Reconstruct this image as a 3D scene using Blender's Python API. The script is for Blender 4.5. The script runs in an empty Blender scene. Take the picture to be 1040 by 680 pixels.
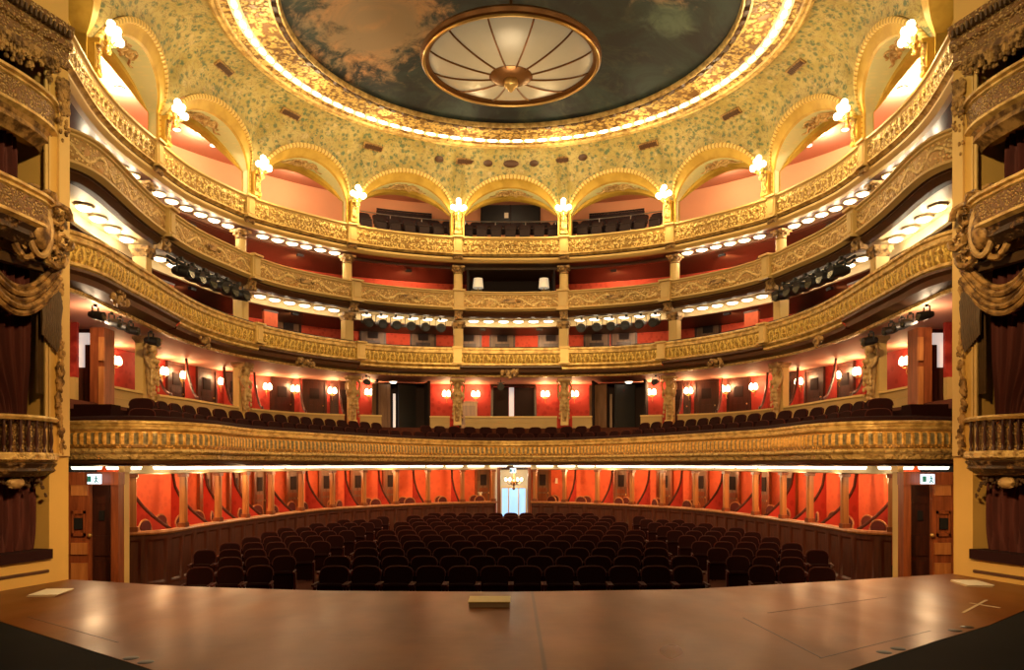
import bpy, bmesh, math, random
import numpy as np
from mathutils import Vector, Matrix

random.seed(7)
rng = np.random.default_rng(7)
COL = bpy.context.scene.collection
PI = math.pi

# ------------------------------------------------------------------ camera geometry
F, XC, YH, EYE = 780.0, 519.0, 471.0, 1.75      # focal length in px, axis px, horizon px, eye height above the stage


def W(x, y, D):
    """Point of the place seen at pixel x,y at distance D down the hall."""
    return Vector(((x - XC) * D / F, D, EYE + (YH - y) * D / F))


def ground(x, y, z=0.0):
    D = F * (EYE - z) / (y - YH)
    return Vector(((x - XC) * D / F, D, z))


# ------------------------------------------------------------------ mesh builder
class MB:
    def __init__(s):
        s.v, s.f, s.uv, s.mi = [], [], [], []

    def add(s, vs, fs, uvs=None, mi=0):
        b = len(s.v)
        s.v.extend([tuple(p) for p in vs])
        for k, f in enumerate(fs):
            s.f.append(tuple(b + i for i in f))
            s.mi.append(mi)
            s.uv.append([uvs[i] for i in f] if uvs is not None else None)
        return s

    def box(s, c, size, rz=0.0, mi=0, taper=1.0):
        hx, hy, hz = size[0] / 2, size[1] / 2, size[2] / 2
        co, si = math.cos(rz), math.sin(rz)
        vs = []
        for z, k in ((-hz, 1.0), (hz, taper)):
            for x, y in ((-hx, -hy), (hx, -hy), (hx, hy), (-hx, hy)):
                x *= k
                y *= k
                vs.append((c[0] + x * co - y * si, c[1] + x * si + y * co, c[2] + z))
        return s.add(vs, [(3, 2, 1, 0), (4, 5, 6, 7), (0, 1, 5, 4), (1, 2, 6, 5), (2, 3, 7, 6), (3, 0, 4, 7)], mi=mi)

    def grid(s, P, U=None, V=None, close=False, mi=0):
        P = np.asarray(P, float)
        n, m = P.shape[:2]
        vs = P.reshape(-1, 3)
        fs = []
        for i in range(n - 1 if not close else n):
            i2 = (i + 1) % n
            for j in range(m - 1):
                fs.append((i * m + j, i2 * m + j, i2 * m + j + 1, i * m + j + 1))
        uvs = None
        if U is not None:
            uvs = [(float(U[i]), float(V[j])) for i in range(n) for j in range(m)]
        return s.add(vs, fs, uvs, mi)

    def tube(s, pts, r, n=8, mi=0, cap=True):
        pts = [Vector(p) for p in pts]
        rs = r if isinstance(r, (list, tuple)) else [r] * len(pts)
        rings = []
        up = Vector((0, 0, 1))
        prev = None
        for i, p in enumerate(pts):
            t = (pts[min(i + 1, len(pts) - 1)] - pts[max(i - 1, 0)])
            if t.length < 1e-9:
                t = Vector((0, 0, 1))
            t.normalize()
            if prev is None:
                a = t.cross(up)
                if a.length < 1e-3:
                    a = t.cross(Vector((1, 0, 0)))
            else:
                a = prev - t * prev.dot(t)
                if a.length < 1e-6:
                    a = t.cross(up)
            a.normalize()
            prev = a
            b = t.cross(a)
            rings.append([p + (a * math.cos(2 * PI * k / n) + b * math.sin(2 * PI * k / n)) * rs[i] for k in range(n)])
        vs = [q for ring in rings for q in ring]
        fs = []
        for i in range(len(rings) - 1):
            for k in range(n):
                fs.append((i * n + k, i * n + (k + 1) % n, (i + 1) * n + (k + 1) % n, (i + 1) * n + k))
        if cap:
            fs.append(tuple(range(n - 1, -1, -1)))
            fs.append(tuple((len(rings) - 1) * n + k for k in range(n)))
        return s.add(vs, fs, mi=mi)

    def lathe(s, prof, c=(0, 0, 0), n=16, mi=0, sx=1.0, sy=1.0):
        vs, fs = [], []
        for r, z in prof:
            for k in range(n):
                a = 2 * PI * (k + .5) / n
                vs.append((c[0] + r * math.cos(a) * sx, c[1] + r * math.sin(a) * sy, c[2] + z))
        for i in range(len(prof) - 1):
            for k in range(n):
                fs.append((i * n + k, i * n + (k + 1) % n, (i + 1) * n + (k + 1) % n, (i + 1) * n + k))
        if prof[0][0] > 1e-6:
            fs.append(tuple(range(n - 1, -1, -1)))
        if prof[-1][0] > 1e-6:
            fs.append(tuple((len(prof) - 1) * n + k for k in range(n)))
        return s.add(vs, fs, mi=mi)

    def ball(s, c, r, sc=(1, 1, 1), n=10, m=6, mi=0, rot=None):
        vs, fs = [], []
        for i in range(m + 1):
            th = PI * i / m
            for k in range(n):
                a = 2 * PI * k / n
                p = Vector((math.sin(th) * math.cos(a) * sc[0], math.sin(th) * math.sin(a) * sc[1], math.cos(th) * sc[2])) * r
                if rot is not None:
                    p = rot @ p
                vs.append((c[0] + p.x, c[1] + p.y, c[2] + p.z))
        for i in range(m):
            for k in range(n):
                fs.append((i * n + k, (i + 1) * n + k, (i + 1) * n + (k + 1) % n, i * n + (k + 1) % n))
        return s.add(vs, fs, mi=mi)

    def prism(s, poly, h0, h1, axis='z', mi=0):
        """poly: 2-D outline; extruded along axis from h0 to h1."""
        n = len(poly)

        def P(a, b, h):
            return (a, b, h) if axis == 'z' else ((a, h, b) if axis == 'y' else (h, a, b))
        vs = [P(a, b, h0) for a, b in poly] + [P(a, b, h1) for a, b in poly]
        fs = [tuple(range(n - 1, -1, -1)), tuple(range(n, 2 * n))]
        for i in range(n):
            j = (i + 1) % n
            fs.append((i, j, n + j, n + i))
        return s.add(vs, fs, mi=mi)

    def mesh(s, name, mats, sharp=35, fix=False):
        me = bpy.data.meshes.new(name)
        me.from_pydata(s.v, [], s.f)
        for m in (mats if isinstance(mats, (list, tuple)) else [mats]):
            me.materials.append(m)
        me.polygons.foreach_set('material_index', s.mi)
        if any(u is not None for u in s.uv):
            lay = me.uv_layers.new(name='UVMap')
            flat = []
            for f, u in zip(s.f, s.uv):
                if u is None:
                    flat.extend([0.0, 0.0] * len(f))
                else:
                    for a in u:
                        flat.extend(a)
            lay.data.foreach_set('uv', flat)
        if fix:
            bm = bmesh.new()
            bm.from_mesh(me)
            bmesh.ops.recalc_face_normals(bm, faces=bm.faces)
            bm.to_mesh(me)
            bm.free()
        me.polygons.foreach_set('use_smooth', [True] * len(me.polygons))
        try:
            me.set_sharp_from_angle(angle=math.radians(sharp))
        except Exception:
            pass
        me.update()
        return me

    def build(s, name, mats, parent=None, loc=None, rz=0.0, sharp=35, fix=True):
        o = bpy.data.objects.new(name, s.mesh(name, mats, sharp, fix))
        COL.objects.link(o)
        if loc is not None:
            o.location = loc
        o.rotation_euler[2] = rz
        if parent is not None:
            o.parent = parent
        return o


# ------------------------------------------------------------------ naming / labelling
def tag(o, label, cat, group=None, kind='thing'):
    o['label'] = label
    o['category'] = cat
    o['kind'] = kind
    if group:
        o['group'] = group
    return o


def struct(o):
    o['kind'] = 'structure'
    return o


def thing(name, label, cat, loc=(0, 0, 0), rz=0.0, group=None):
    o = bpy.data.objects.new(name, None)
    o.empty_display_size = .1
    COL.objects.link(o)
    o.location = loc
    o.rotation_euler[2] = rz
    return tag(o, label, cat, group)


KIDS = {}


def kids(o):
    if o.name not in KIDS:
        KIDS[o.name] = list(o.children)
    return KIDS[o.name]


def dup(root, loc, rz, label=None, scale=None):
    r = root.copy()
    COL.objects.link(r)
    r.location = loc
    r.rotation_euler[2] = rz
    if scale:
        r.scale = scale if isinstance(scale, (tuple, list)) else (scale,) * 3
    if label:
        r['label'] = label
    for ch in kids(root):
        c = ch.copy()
        COL.objects.link(c)
        c.parent = r
        for g in kids(ch):
            d = g.copy()
            COL.objects.link(d)
            d.parent = c
    return r


class Proto:
    """First use places the original, later uses copy it with its parts."""

    def __init__(s, root):
        s.root, s.used = root, False
        kids(root)
        for c in root.children:
            kids(c)

    def put(s, loc, rz, label, scale=None):
        if not s.used:
            s.used = True
            s.root.location = loc
            s.root.rotation_euler[2] = rz
            s.root['label'] = label
            if scale:
                s.root.scale = scale if isinstance(scale, (tuple, list)) else (scale,) * 3
            return s.root
        return dup(s.root, loc, rz, label, scale if scale else (1, 1, 1))


ORD = ['zeroth', 'first', 'second', 'third', 'fourth', 'fifth', 'sixth', 'seventh', 'eighth', 'ninth', 'tenth', 'eleventh',
       'twelfth', 'thirteenth', 'fourteenth', 'fifteenth', 'sixteenth', 'seventeenth', 'eighteenth', 'nineteenth', 'twentieth']
TENS = {2: 'twenty', 3: 'thirty', 4: 'forty', 5: 'fifty', 6: 'sixty', 7: 'seventy', 8: 'eighty', 9: 'ninety'}


def nth(i):
    if i <= 20:
        return ORD[i]
    t, u = divmod(i, 10)
    return TENS[t] + '-' + ORD[u] if u else TENS[t][:-1] + 'ieth'


def from_left(i, n):
    """i from 0."""
    if i == 0:
        return 'leftmost'
    if i == n - 1:
        return 'rightmost'
    if n % 2 and i == n // 2:
        return 'middle'
    return nth(i + 1) + ' from the left' if i < n / 2 else (nth(n - i) + ' from the right')


# ------------------------------------------------------------------ plan curves
class Curve:
    """Smooth open plan curve, left end to right end; normal points away from the hall."""

    def __init__(s, pl, z=0.0, ds=.05, sigma=.5, ext=0.0, sym=True):
        pl = np.array(pl, float)
        if ext:
            a = pl[0] + (pl[0] - pl[1]) / np.linalg.norm(pl[0] - pl[1]) * ext
            b = pl[-1] + (pl[-1] - pl[-2]) / np.linalg.norm(pl[-1] - pl[-2]) * ext
            pl = np.vstack([a, pl, b])
        q = np.vstack([2 * pl[0] - pl[1], pl, 2 * pl[-1] - pl[-2]])
        out = []
        for i in range(1, len(q) - 2):
            p0, p1, p2, p3 = q[i - 1], q[i], q[i + 1], q[i + 2]
            for t in np.linspace(0, 1, 24, endpoint=False):
                out.append(.5 * ((2 * p1) + (-p0 + p2) * t + (2 * p0 - 5 * p1 + 4 * p2 - p3) * t * t + (-p0 + 3 * p1 - 3 * p2 + p3) * t ** 3))
        out.append(pl[-1])
        P = np.array(out)

        def resample(P, ds):
            L = np.r_[0, np.cumsum(np.linalg.norm(np.diff(P, axis=0), axis=1))]
            n = max(8, int(L[-1] / ds))
            ss = np.linspace(0, L[-1], n)
            return np.c_[np.interp(ss, L, P[:, 0]), np.interp(ss, L, P[:, 1])], ss
        P, ss = resample(P, ds)
        if sigma:
            k = int(3 * sigma / ds)
            if k > 1:
                g = np.exp(-.5 * (np.arange(-k, k + 1) * ds / sigma) ** 2)
                g /= g.sum()
                pre = 2 * P[0] - P[1:k + 1][::-1]
                post = 2 * P[-1] - P[-k - 1:-1][::-1]
                E = np.vstack([pre, P, post])
                P = np.c_[np.convolve(E[:, 0], g, 'valid'), np.convolve(E[:, 1], g, 'valid')]
                P, ss = resample(P, ds)
        s.P, s.L = P, ss[-1]
        s.s = ss - (ss[-1] / 2 if sym else 0)
        t = np.gradient(P, axis=0)
        t /= np.linalg.norm(t, axis=1)[:, None]
        s.N = np.c_[-t[:, 1], t[:, 0]]
        s.z = z

    def pn(s, sv):
        sv = np.atleast_1d(sv)
        p = np.c_[np.interp(sv, s.s, s.P[:, 0]), np.interp(sv, s.s, s.P[:, 1])]
        n = np.c_[np.interp(sv, s.s, s.N[:, 0]), np.interp(sv, s.s, s.N[:, 1])]
        n /= np.linalg.norm(n, axis=1)[:, None]
        return p, n

    def at(s, sv, off=0.0, z=0.0):
        p, n = s.pn(sv)
        q = p[0] + n[0] * off
        return Vector((q[0], q[1], z))

    def rz(s, sv):
        """turn so that local -Y faces the hall."""
        n = s.pn(sv)[1][0]
        return math.atan2(n[1], n[0]) - PI / 2

    def px(s, x, off=0.0):
        """arc position seen at pixel x when shifted out by off."""
        Q = s.P + s.N * off
        r = Q[:, 0] / Q[:, 1] * F + XC
        half = len(r) // 2
        idx = np.argmin(np.abs(r - x))
        return float(s.s[idx])

    def sweep(s, prof, s0=None, s1=None, n=None, step=.12):
        s0 = s.s[0] if s0 is None else s0
        s1 = s.s[-1] if s1 is None else s1
        n = n or max(3, int(abs(s1 - s0) / step) + 1)
        sv = np.linspace(s0, s1, n)
        p, nn = s.pn(sv)
        prof = np.array(prof, float)
        G = np.zeros((n, len(prof), 3))
        G[:, :, 0] = p[:, 0:1] + nn[:, 0:1] * prof[:, 0][None]
        G[:, :, 1] = p[:, 1:2] + nn[:, 1:2] * prof[:, 0][None]
        G[:, :, 2] = prof[:, 1][None]
        V = np.r_[0, np.cumsum(np.hypot(np.diff(prof[:, 0]), np.diff(prof[:, 1])))]
        return G, sv, V

    def strip(s, mb, prof, s0=None, s1=None, n=None, step=.12, mi=0, caps=False):
        G, U, V = s.sweep(prof, s0, s1, n, step)
        mb.grid(G, U, V, mi=mi)
        if caps:
            m = len(prof)
            for row in (G[0], G[-1]):
                mb.add(row, [tuple(range(m))], [(0, 0)] * m, mi)
        return mb


def from_px(pts, Dc, mirror=True, **kw):
    yc = pts[-1][1]
    pl = []
    for x, y in pts:
        D = Dc * (YH - yc) / (YH - y)
        pl.append(((x - XC) * D / F if abs(x - XC) > .01 else 0.0, D))
    full = pl + [(-a, b) for a, b in pl[:-1][::-1]]
    return Curve(full, z=EYE + (YH - yc) * Dc / F, **kw)
# ------------------------------------------------------------------ materials
class G:
    def __init__(s, nt):
        s.nt = nt

    def n(s, t, **kw):
        nd = s.nt.nodes.new(t)
        for k, v in kw.items():
            setattr(nd, k, v)
        return nd

    def put(s, sock, v):
        if hasattr(v, 'is_output'):
            s.nt.links.new(v, sock)
        else:
            sock.default_value = v

    def m(s, op, a, b=None, c=None):
        nd = s.n('ShaderNodeMath', operation=op)
        s.put(nd.inputs[0], a)
        if b is not None:
            s.put(nd.inputs[1], b)
        if c is not None:
            s.put(nd.inputs[2], c)
        return nd.outputs[0]

    def mix(s, f, a, b):
        nd = s.n('ShaderNodeMix', data_type='RGBA')
        s.put(nd.inputs[0], f)
        s.put(nd.inputs[6], a if hasattr(a, 'is_output') else (*a, 1))
        s.put(nd.inputs[7], b if hasattr(b, 'is_output') else (*b, 1))
        return nd.outputs[2]

    def ramp(s, f, stops, interp='LINEAR'):
        nd = s.n('ShaderNodeValToRGB')
        cr = nd.color_ramp
        cr.interpolation = interp
        while len(cr.elements) < len(stops):
            cr.elements.new(.5)
        for e, (p, c) in zip(cr.elements, stops):
            e.position = p
            e.color = (*c, 1) if not isinstance(c, (int, float)) else (c, c, c, 1)
        s.put(nd.inputs[0], f)
        return nd.outputs[0]

    def uv(s):
        t = s.n('ShaderNodeTexCoord')
        sp = s.n('ShaderNodeSeparateXYZ')
        s.nt.links.new(t.outputs['UV'], sp.inputs[0])
        return sp.outputs[0], sp.outputs[1], t.outputs['UV']

    def obj(s):
        t = s.n('ShaderNodeTexCoord')
        sp = s.n('ShaderNodeSeparateXYZ')
        s.nt.links.new(t.outputs['Object'], sp.inputs[0])
        return sp.outputs[0], sp.outputs[1], sp.outputs[2], t.outputs['Object']

    def vec(s, x, y=0.0, z=0.0):
        nd = s.n('ShaderNodeCombineXYZ')
        s.put(nd.inputs[0], x)
        s.put(nd.inputs[1], y)
        s.put(nd.inputs[2], z)
        return nd.outputs[0]

    def noise(s, v, scale=5, detail=3, rough=.55, dist=0.0):
        nd = s.n('ShaderNodeTexNoise')
        if v is not None:
            s.nt.links.new(v, nd.inputs['Vector'])
        nd.inputs['Scale'].default_value = scale
        nd.inputs['Detail'].default_value = detail
        nd.inputs['Roughness'].default_value = rough
        nd.inputs['Distortion'].default_value = dist
        return nd.outputs[0]

    def voro(s, v, scale=5, feature='F1', rand=1.0):
        nd = s.n('ShaderNodeTexVoronoi', feature=feature)
        if v is not None:
            s.nt.links.new(v, nd.inputs['Vector'])
        nd.inputs['Scale'].default_value = scale
        nd.inputs['Randomness'].default_value = rand
        return nd.outputs[0]

    def tri(s, u, p):
        """0 at cell borders, 1 in the middle of each cell of width p"""
        f = s.m('FRACT', s.m('DIVIDE', u, p))
        return s.m('SUBTRACT', 1.0, s.m('ABSOLUTE', s.m('MULTIPLY_ADD', f, 2.0, -1.0)))

    def step(s, a, lo, hi):
        nd = s.n('ShaderNodeMapRange', interpolation_type='SMOOTHSTEP')
        s.put(nd.inputs[0], a)
        nd.inputs[1].default_value = lo
        nd.inputs[2].default_value = hi
        return nd.outputs[0]


def mat(name, base=(.5, .5, .5), rough=.5, metal=0.0, emit=None, es=0.0, fn=None, spec=.5, sheen=0.0, bump=0.0, bscale=30.0, var=0.0, vscale=6.0):
    m = bpy.data.materials.new(name)
    m.use_nodes = True
    nt = m.node_tree
    b = nt.nodes['Principled BSDF']
    b.inputs['Base Color'].default_value = (*base, 1)
    b.inputs['Roughness'].default_value = rough
    b.inputs['Metallic'].default_value = metal
    b.inputs['Specular IOR Level'].default_value = spec
    if sheen:
        b.inputs['Sheen Weight'].default_value = sheen
        b.inputs['Sheen Tint'].default_value = (*[min(1, c * 3) for c in base], 1)
    if emit:
        b.inputs['Emission Color'].default_value = (*emit, 1)
        b.inputs['Emission Strength'].default_value = es
    g = G(nt)
    if var:
        x, y, z, o = g.obj()
        c = g.mix(g.noise(o, vscale, 4), [max(0, k * (1 - var)) for k in base], [min(1, k * (1 + var)) for k in base])
        nt.links.new(c, b.inputs['Base Color'])
    if bump:
        x, y, z, o = g.obj()
        add_bump(g, b, g.noise(o, bscale, 3), bump)
    if fn:
        fn(g, b)
    return m


def add_bump(g, b, h, strength=.5, dist=.05):
    bp = g.n('ShaderNodeBump')
    bp.inputs['Strength'].default_value = strength
    bp.inputs['Distance'].default_value = dist
    g.put(bp.inputs['Height'], h)
    g.nt.links.new(bp.outputs[0], b.inputs['Normal'])


GOLD_HI, GOLD, GOLD_LO = (.84, .60, .24), (.66, .43, .14), (.13, .06, .018)


def gold_fn(kind):
    def fn(g, b):
        u, v, uvv = g.uv()
        nz = g.noise(uvv, 9, 4)
        if kind == 'scroll':      # trailing scrollwork with a red-brown ground
            su = g.m('SINE', g.m('MULTIPLY', u, 5.2))
            w = g.m('ABSOLUTE', g.m('SUBTRACT', v, g.m('MULTIPLY_ADD', su, .13, .24)))
            vine = g.step(w, .07, .02)
            vo = g.voro(g.vec(u, g.m('MULTIPLY', v, 1.2)), 11)
            leaf = g.step(vo, .52, .30)
            h = g.m('MAXIMUM', vine, leaf)
            h = g.m('MULTIPLY', h, g.step(nz, .25, .5))
            lo, hi = (.48, .28, .085), (.88, .64, .26)
        elif kind == 'arcade':    # small pierced arcade with acanthus
            a = g.tri(u, .30)
            hole = g.m('MULTIPLY', g.step(a, .45, .75), g.m('MULTIPLY', g.step(v, .16, .22), g.step(v, .36, .28)))
            vo = g.step(g.voro(uvv, 13), .62, .35)
            top = g.m('MULTIPLY', g.step(v, .42, .5), g.step(a, .3, .6))
            h = g.m('SUBTRACT', vo, g.m('MAXIMUM', hole, g.m('MULTIPLY', top, .6)))
            lo, hi = (.38, .22, .05), (.92, .68, .24)
        elif kind == 'strap':     # upright S straps with beads
            a = g.tri(u, .34)
            wob = g.m('MULTIPLY_ADD', g.m('SINE', g.m('MULTIPLY', v, 14.0)), .16, .5)
            d = g.m('ABSOLUTE', g.m('SUBTRACT', a, wob))
            strap = g.step(d, .30, .10)
            vo = g.step(g.voro(uvv, 17), .55, .28)
            h = g.m('MAXIMUM', strap, g.m('MULTIPLY', vo, .85))
            lo, hi = (.44, .26, .05), (.88, .62, .15)
        elif kind == 'fine':      # close carved foliage on the box fronts
            vo = g.voro(uvv, 26)
            h = g.m('MULTIPLY', g.step(vo, .62, .25), g.step(g.noise(uvv, 20, 3), .3, .5))
            lo, hi = (.20, .10, .03), (.66, .44, .16)
        elif kind == 'leaf':      # dense small foliage
            vo = g.voro(uvv, 4.5)
            v2 = g.voro(uvv, 10)
            h = g.m('MULTIPLY', g.step(vo, .80, .45), g.step(v2, .85, .45))
            lo, hi = (.20, .09, .025), (.86, .60, .19)
        elif kind == 'dark':      # antique gilding, strongly worn
            vo = g.voro(uvv, 9)
            h = g.m('MULTIPLY', g.step(vo, .6, .2), g.step(nz, .4, .62))
            lo, hi = (.045, .022, .010), (.34, .19, .065)
        else:
            h = g.step(nz, .30, .58)
            lo, hi = (.42, .25, .075), (.80, .57, .21)
        c = g.mix(h, lo, hi)
        c = g.mix(g.m('MULTIPLY', g.step(g.noise(uvv, 2.2, 2), .5, .75), .35), c, (.45, .26, .07))
        g.nt.links.new(c, b.inputs['Base Color'])
        add_bump(g, b, h, .7, .05)
    return fn


M = {}


def make_mats():
    for k in ('scroll', 'arcade', 'strap', 'leaf', 'plain', 'fine'):
        M['gold_' + k] = mat('gilded_' + k, GOLD, .42, .25, fn=gold_fn(k))
    M['gold_dark'] = mat('antique_gilding', GOLD_LO, .5, .2, fn=gold_fn('dark'))

    def objgold(lo, hi, sc):
        def fn(g, b):
            x, y, z, o = g.obj()
            h = g.step(g.noise(o, sc, 4), .35, .62)
            g.nt.links.new(g.mix(h, lo, hi), b.inputs['Base Color'])
            add_bump(g, b, g.noise(o, sc * 2.5, 2), .35, .03)
        return fn
    M['gold'] = mat('gilding', GOLD, .40, .3, fn=objgold((.46, .28, .08), (.80, .57, .20), 5))
    M['gold_old'] = mat('worn_gilding', GOLD, .48, .2, fn=objgold((.10, .048, .015), (.50, .30, .10), 7))
    M['gold_stat'] = mat('statue_gilding', GOLD, .5, .1, fn=objgold((.34, .20, .075), (.60, .41, .17), 4))
    M['gold_arch'] = mat('arch_gilding', (.75, .50, .12), .45, .1, fn=objgold((.42, .26, .038), (.54, .35, .062), 2))
    M['cream'] = mat('cream_paint', (.68, .47, .17), .5, var=.10, vscale=3)
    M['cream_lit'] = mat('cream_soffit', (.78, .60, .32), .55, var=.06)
    M['ochre_panel'] = mat('ochre_panel', (.40, .26, .085), .5, var=.12, vscale=3)
    M['ochre_wall'] = mat('ochre_wall', (.66, .42, .11), .6, var=.10, vscale=2.0, bump=.08, bscale=60)
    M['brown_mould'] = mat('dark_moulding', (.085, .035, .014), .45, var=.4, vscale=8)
    M['plush'] = mat('plush', (.022, .004, .004), .85, spec=.2)
    M['velvet'] = mat('seat_velvet', (.017, .0032, .003), .85, spec=.10, var=.25, vscale=10)
    M['velvet_purple'] = mat('gallery_velvet', (.018, .006, .008), .85)
    M['seat_wood'] = mat('seat_wood', (.060, .010, .006), .65, spec=.12, var=.3, vscale=10)
    M['black'] = mat('black_metal', (.012, .012, .013), .45)
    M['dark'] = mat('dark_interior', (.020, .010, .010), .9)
    M['chrome'] = mat('steel_tube', (.55, .52, .50), .3, .9)
    M['paper'] = mat('paper', (.85, .78, .62), .7)
    M['paper_side'] = mat('paper_edge', (.55, .42, .25), .8)

    def damask(a, c2, sc):
        def fn(g, b):
            x, y, z, o = g.obj()
            h = g.step(g.voro(o, sc), .25, .45)
            c = g.mix(h, a, c2)
            g.nt.links.new(c, b.inputs['Base Color'])
        return fn
    M['crimson'] = mat('crimson_damask', (.45, .03, .02), .75, fn=damask((.40, .028, .020), (.50, .045, .030), 4))
    M['red_wall'] = mat('red_wall_cloth', (.30, .03, .02), .8, fn=damask((.66, .070, .030), (.78, .10, .045), 5))
    M['maroon'] = mat('maroon_cloth', (.10, .012, .010), .8)
    M['swoop'] = mat('dark_edge_wood', (.05, .012, .008), .8, spec=.15)
    M['orange'] = mat('orange_red_wall', (.62, .10, .03), .7, fn=damask((.60, .098, .033), (.66, .115, .038), 5))
    M['peach'] = mat('peach_plaster', (.80, .38, .20), .7, var=.06, vscale=.8)
    M['pinkceil'] = mat('pink_plaster', (.62, .27, .17), .7)

    def wood(a, c2, sx, sz, rough):
        def fn(g, b):
            x, y, z, o = g.obj()
            vv = g.vec(g.m('MULTIPLY', x, sx), g.m('MULTIPLY', y, sx), g.m('MULTIPLY', z, sz))
            h = g.step(g.noise(vv, 1.0, 4, .6, .4), .3, .7)
            g.nt.links.new(g.mix(h, a, c2), b.inputs['Base Color'])
        return fn
    M['wood'] = mat('mahogany', (.2, .05, .02), .35, fn=wood((.16, .040, .014), (.30, .085, .028), 14, 1.2, .35))
    M['wood_barrier'] = mat('barrier_mahogany', (.08, .02, .008), .4, fn=wood((.055, .012, .005), (.105, .026, .010), 14, 1.2, .4))
    M['wood_dark'] = mat('dark_mahogany', (.07, .018, .01), .4, fn=wood((.032, .009, .006), (.070, .019, .010), 14, 1.2, .4))
    M['wood_post'] = mat('amber_wood', (.40, .16, .05), .35, fn=wood((.34, .12, .035), (.50, .21, .065), 14, 1.0, .35))
    M['wood_grey'] = mat('brown_grey_door', (.17, .09, .045), .45, fn=wood((.13, .065, .032), (.22, .115, .06), 10, 1.0, .45))

    def stage(g, b):
        x, y, z, o = g.obj()
        base = g.mix(g.step(g.noise(g.vec(g.m('MULTIPLY', x, 1.0), g.m('MULTIPLY', y, .7)), .55, 4, .6), .35, .7), (.135, .043, .008), (.24, .083, .017))
        scr = g.step(g.noise(g.vec(g.m('MULTIPLY', x, 1.5), g.m('MULTIPLY', y, 5.0)), 2.0, 6, .7, .6), .45, .75)
        base = g.mix(g.m('MULTIPLY', scr, .30), base, (.22, .088, .025))
        sp = g.step(g.noise(o, 14, 3, .6), .66, .76)
        base = g.mix(g.m('MULTIPLY', sp, .3), base, (.06, .03, .015))
        seam = g.m('MULTIPLY', g.step(g.m('ABSOLUTE', g.m('SUBTRACT', x, .29)), .03, .008), .6)
        base = g.mix(seam, base, (.04, .02, .012))
        g.nt.links.new(base, b.inputs['Base Color'])
        r = g.m('MULTIPLY_ADD', g.step(g.noise(g.vec(g.m('MULTIPLY', x, 1.6), g.m('MULTIPLY', y, .5)), 1.0, 1.5, .5), .2, .8), .12, .27)
        g.nt.links.new(r, b.inputs['Roughness'])
        add_bump(g, b, g.noise(g.vec(g.m('MULTIPLY', x, 2.0), g.m('MULTIPLY', y, 6.0)), 3, 5, .6), .02, .02)
    M['stage'] = mat('stage_boards', (.2, .1, .05), .3, fn=stage, spec=.09)
    M['stage_dark'] = mat('dark_stage_boards', (.007, .007, .0065), .8, var=.4, vscale=2, spec=.08)
    M['carpet'] = mat('dark_carpet', (.075, .022, .012), .95, spec=.1, var=.3, vscale=4)

    def leafceil(g, b):
        x, y, z, o = g.obj()
        base = g.mix(g.step(g.noise(o, 1.4, 3), .35, .65), (.42, .33, .095), (.51, .41, .155))
        vo = g.voro(o, 5.2)
        nz = g.noise(o, 7.0, 4, .65, 1.2)
        green = g.m('MULTIPLY', g.step(vo, .58, .30), g.step(nz, .42, .52))
        base = g.mix(g.m('MULTIPLY', green, .9), base, (.085, .15, .08))
        pale = g.m('MULTIPLY', g.step(g.voro(o, 2.3), .30, .12), g.step(nz, .38, .5))
        base = g.mix(g.m('MULTIPLY', pale, .7), base, (.60, .48, .24))
        dk = g.step(g.m('ABSOLUTE', g.m('SUBTRACT', g.noise(o, 3.2, 5, .6, 1.5), .5)), .022, .008)
        base = g.mix(g.m('MULTIPLY', dk, .7), base, (.24, .14, .05))
        g.nt.links.new(base, b.inputs['Base Color'])
    M['leaf_ceiling'] = mat('painted_leaf_ceiling', (.6, .5, .2), .6, fn=leafceil)

    def soff(g, b):
        u, v, uvv = g.uv()
        vo = g.voro(uvv, 7)
        h = g.step(vo, .5, .25)
        g.nt.links.new(g.mix(g.m('MULTIPLY', h, .5), (.66, .68, .42), (.78, .72, .40)), b.inputs['Base Color'])
    M['soffit_green'] = mat('pale_green_mosaic', (.5, .5, .3), .6, fn=soff)

    def paint(g, b):
        x, y, z, o = g.obj()

        def blob(cx, cy, sx, sy):
            a = g.m('POWER', g.m('DIVIDE', g.m('SUBTRACT', x, cx), sx), 2.0)
            c = g.m('POWER', g.m('DIVIDE', g.m('SUBTRACT', y, cy), sy), 2.0)
            return g.m('POWER', 2.718, g.m('MULTIPLY', g.m('ADD', a, c), -1.0))
        n1 = g.noise(o, .42, 6, .62, .8)
        n2 = g.noise(o, .9, 6, .65, 1.2)
        base = g.mix(g.step(n1, .40, .66), (.005, .008, .014), (.026, .056, .052))
        base = g.mix(g.m('MULTIPLY', g.step(n2, .5, .72), .6), base, (.075, .085, .055))
        bl = g.m('MAXIMUM', blob(-4.3, .8, 2.9, 3.4), g.m('MULTIPLY', blob(4.4, -.9, 1.9, 1.5), .8))
        bl = g.m('MAXIMUM', bl, g.m('MULTIPLY', blob(-.8, -3.0, 1.4, 1.3), .65))
        n3 = g.noise(o, 1.7, 7, .7, 1.8)
        f = g.step(g.m('ADD', g.m('MULTIPLY', bl, .55), g.m('ADD', g.m('MULTIPLY', n2, .62), g.m('MULTIPLY', n3, .42))), .76, .98)
        base = g.mix(f, base, g.mix(g.step(n1, .35, .6), (.80, .40, .17), (.42, .30, .18)))
        f2 = g.m('MULTIPLY', g.step(g.m('ADD', g.m('MULTIPLY', blob(5.0, .9, 1.2, 1.4), .5), g.m('MULTIPLY', n2, .5)), .5, .75), .7)
        base = g.mix(f2, base, (.20, .30, .22))
        f3 = g.m('MULTIPLY', g.step(g.m('ADD', g.m('MULTIPLY', blob(1.7, 4.6, .8, .5), .5), g.m('MULTIPLY', n2, .5)), .62, .72), .8)
        base = g.mix(f3, base, (.45, .28, .16))
        g.nt.links.new(base, b.inputs['Base Color'])
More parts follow.
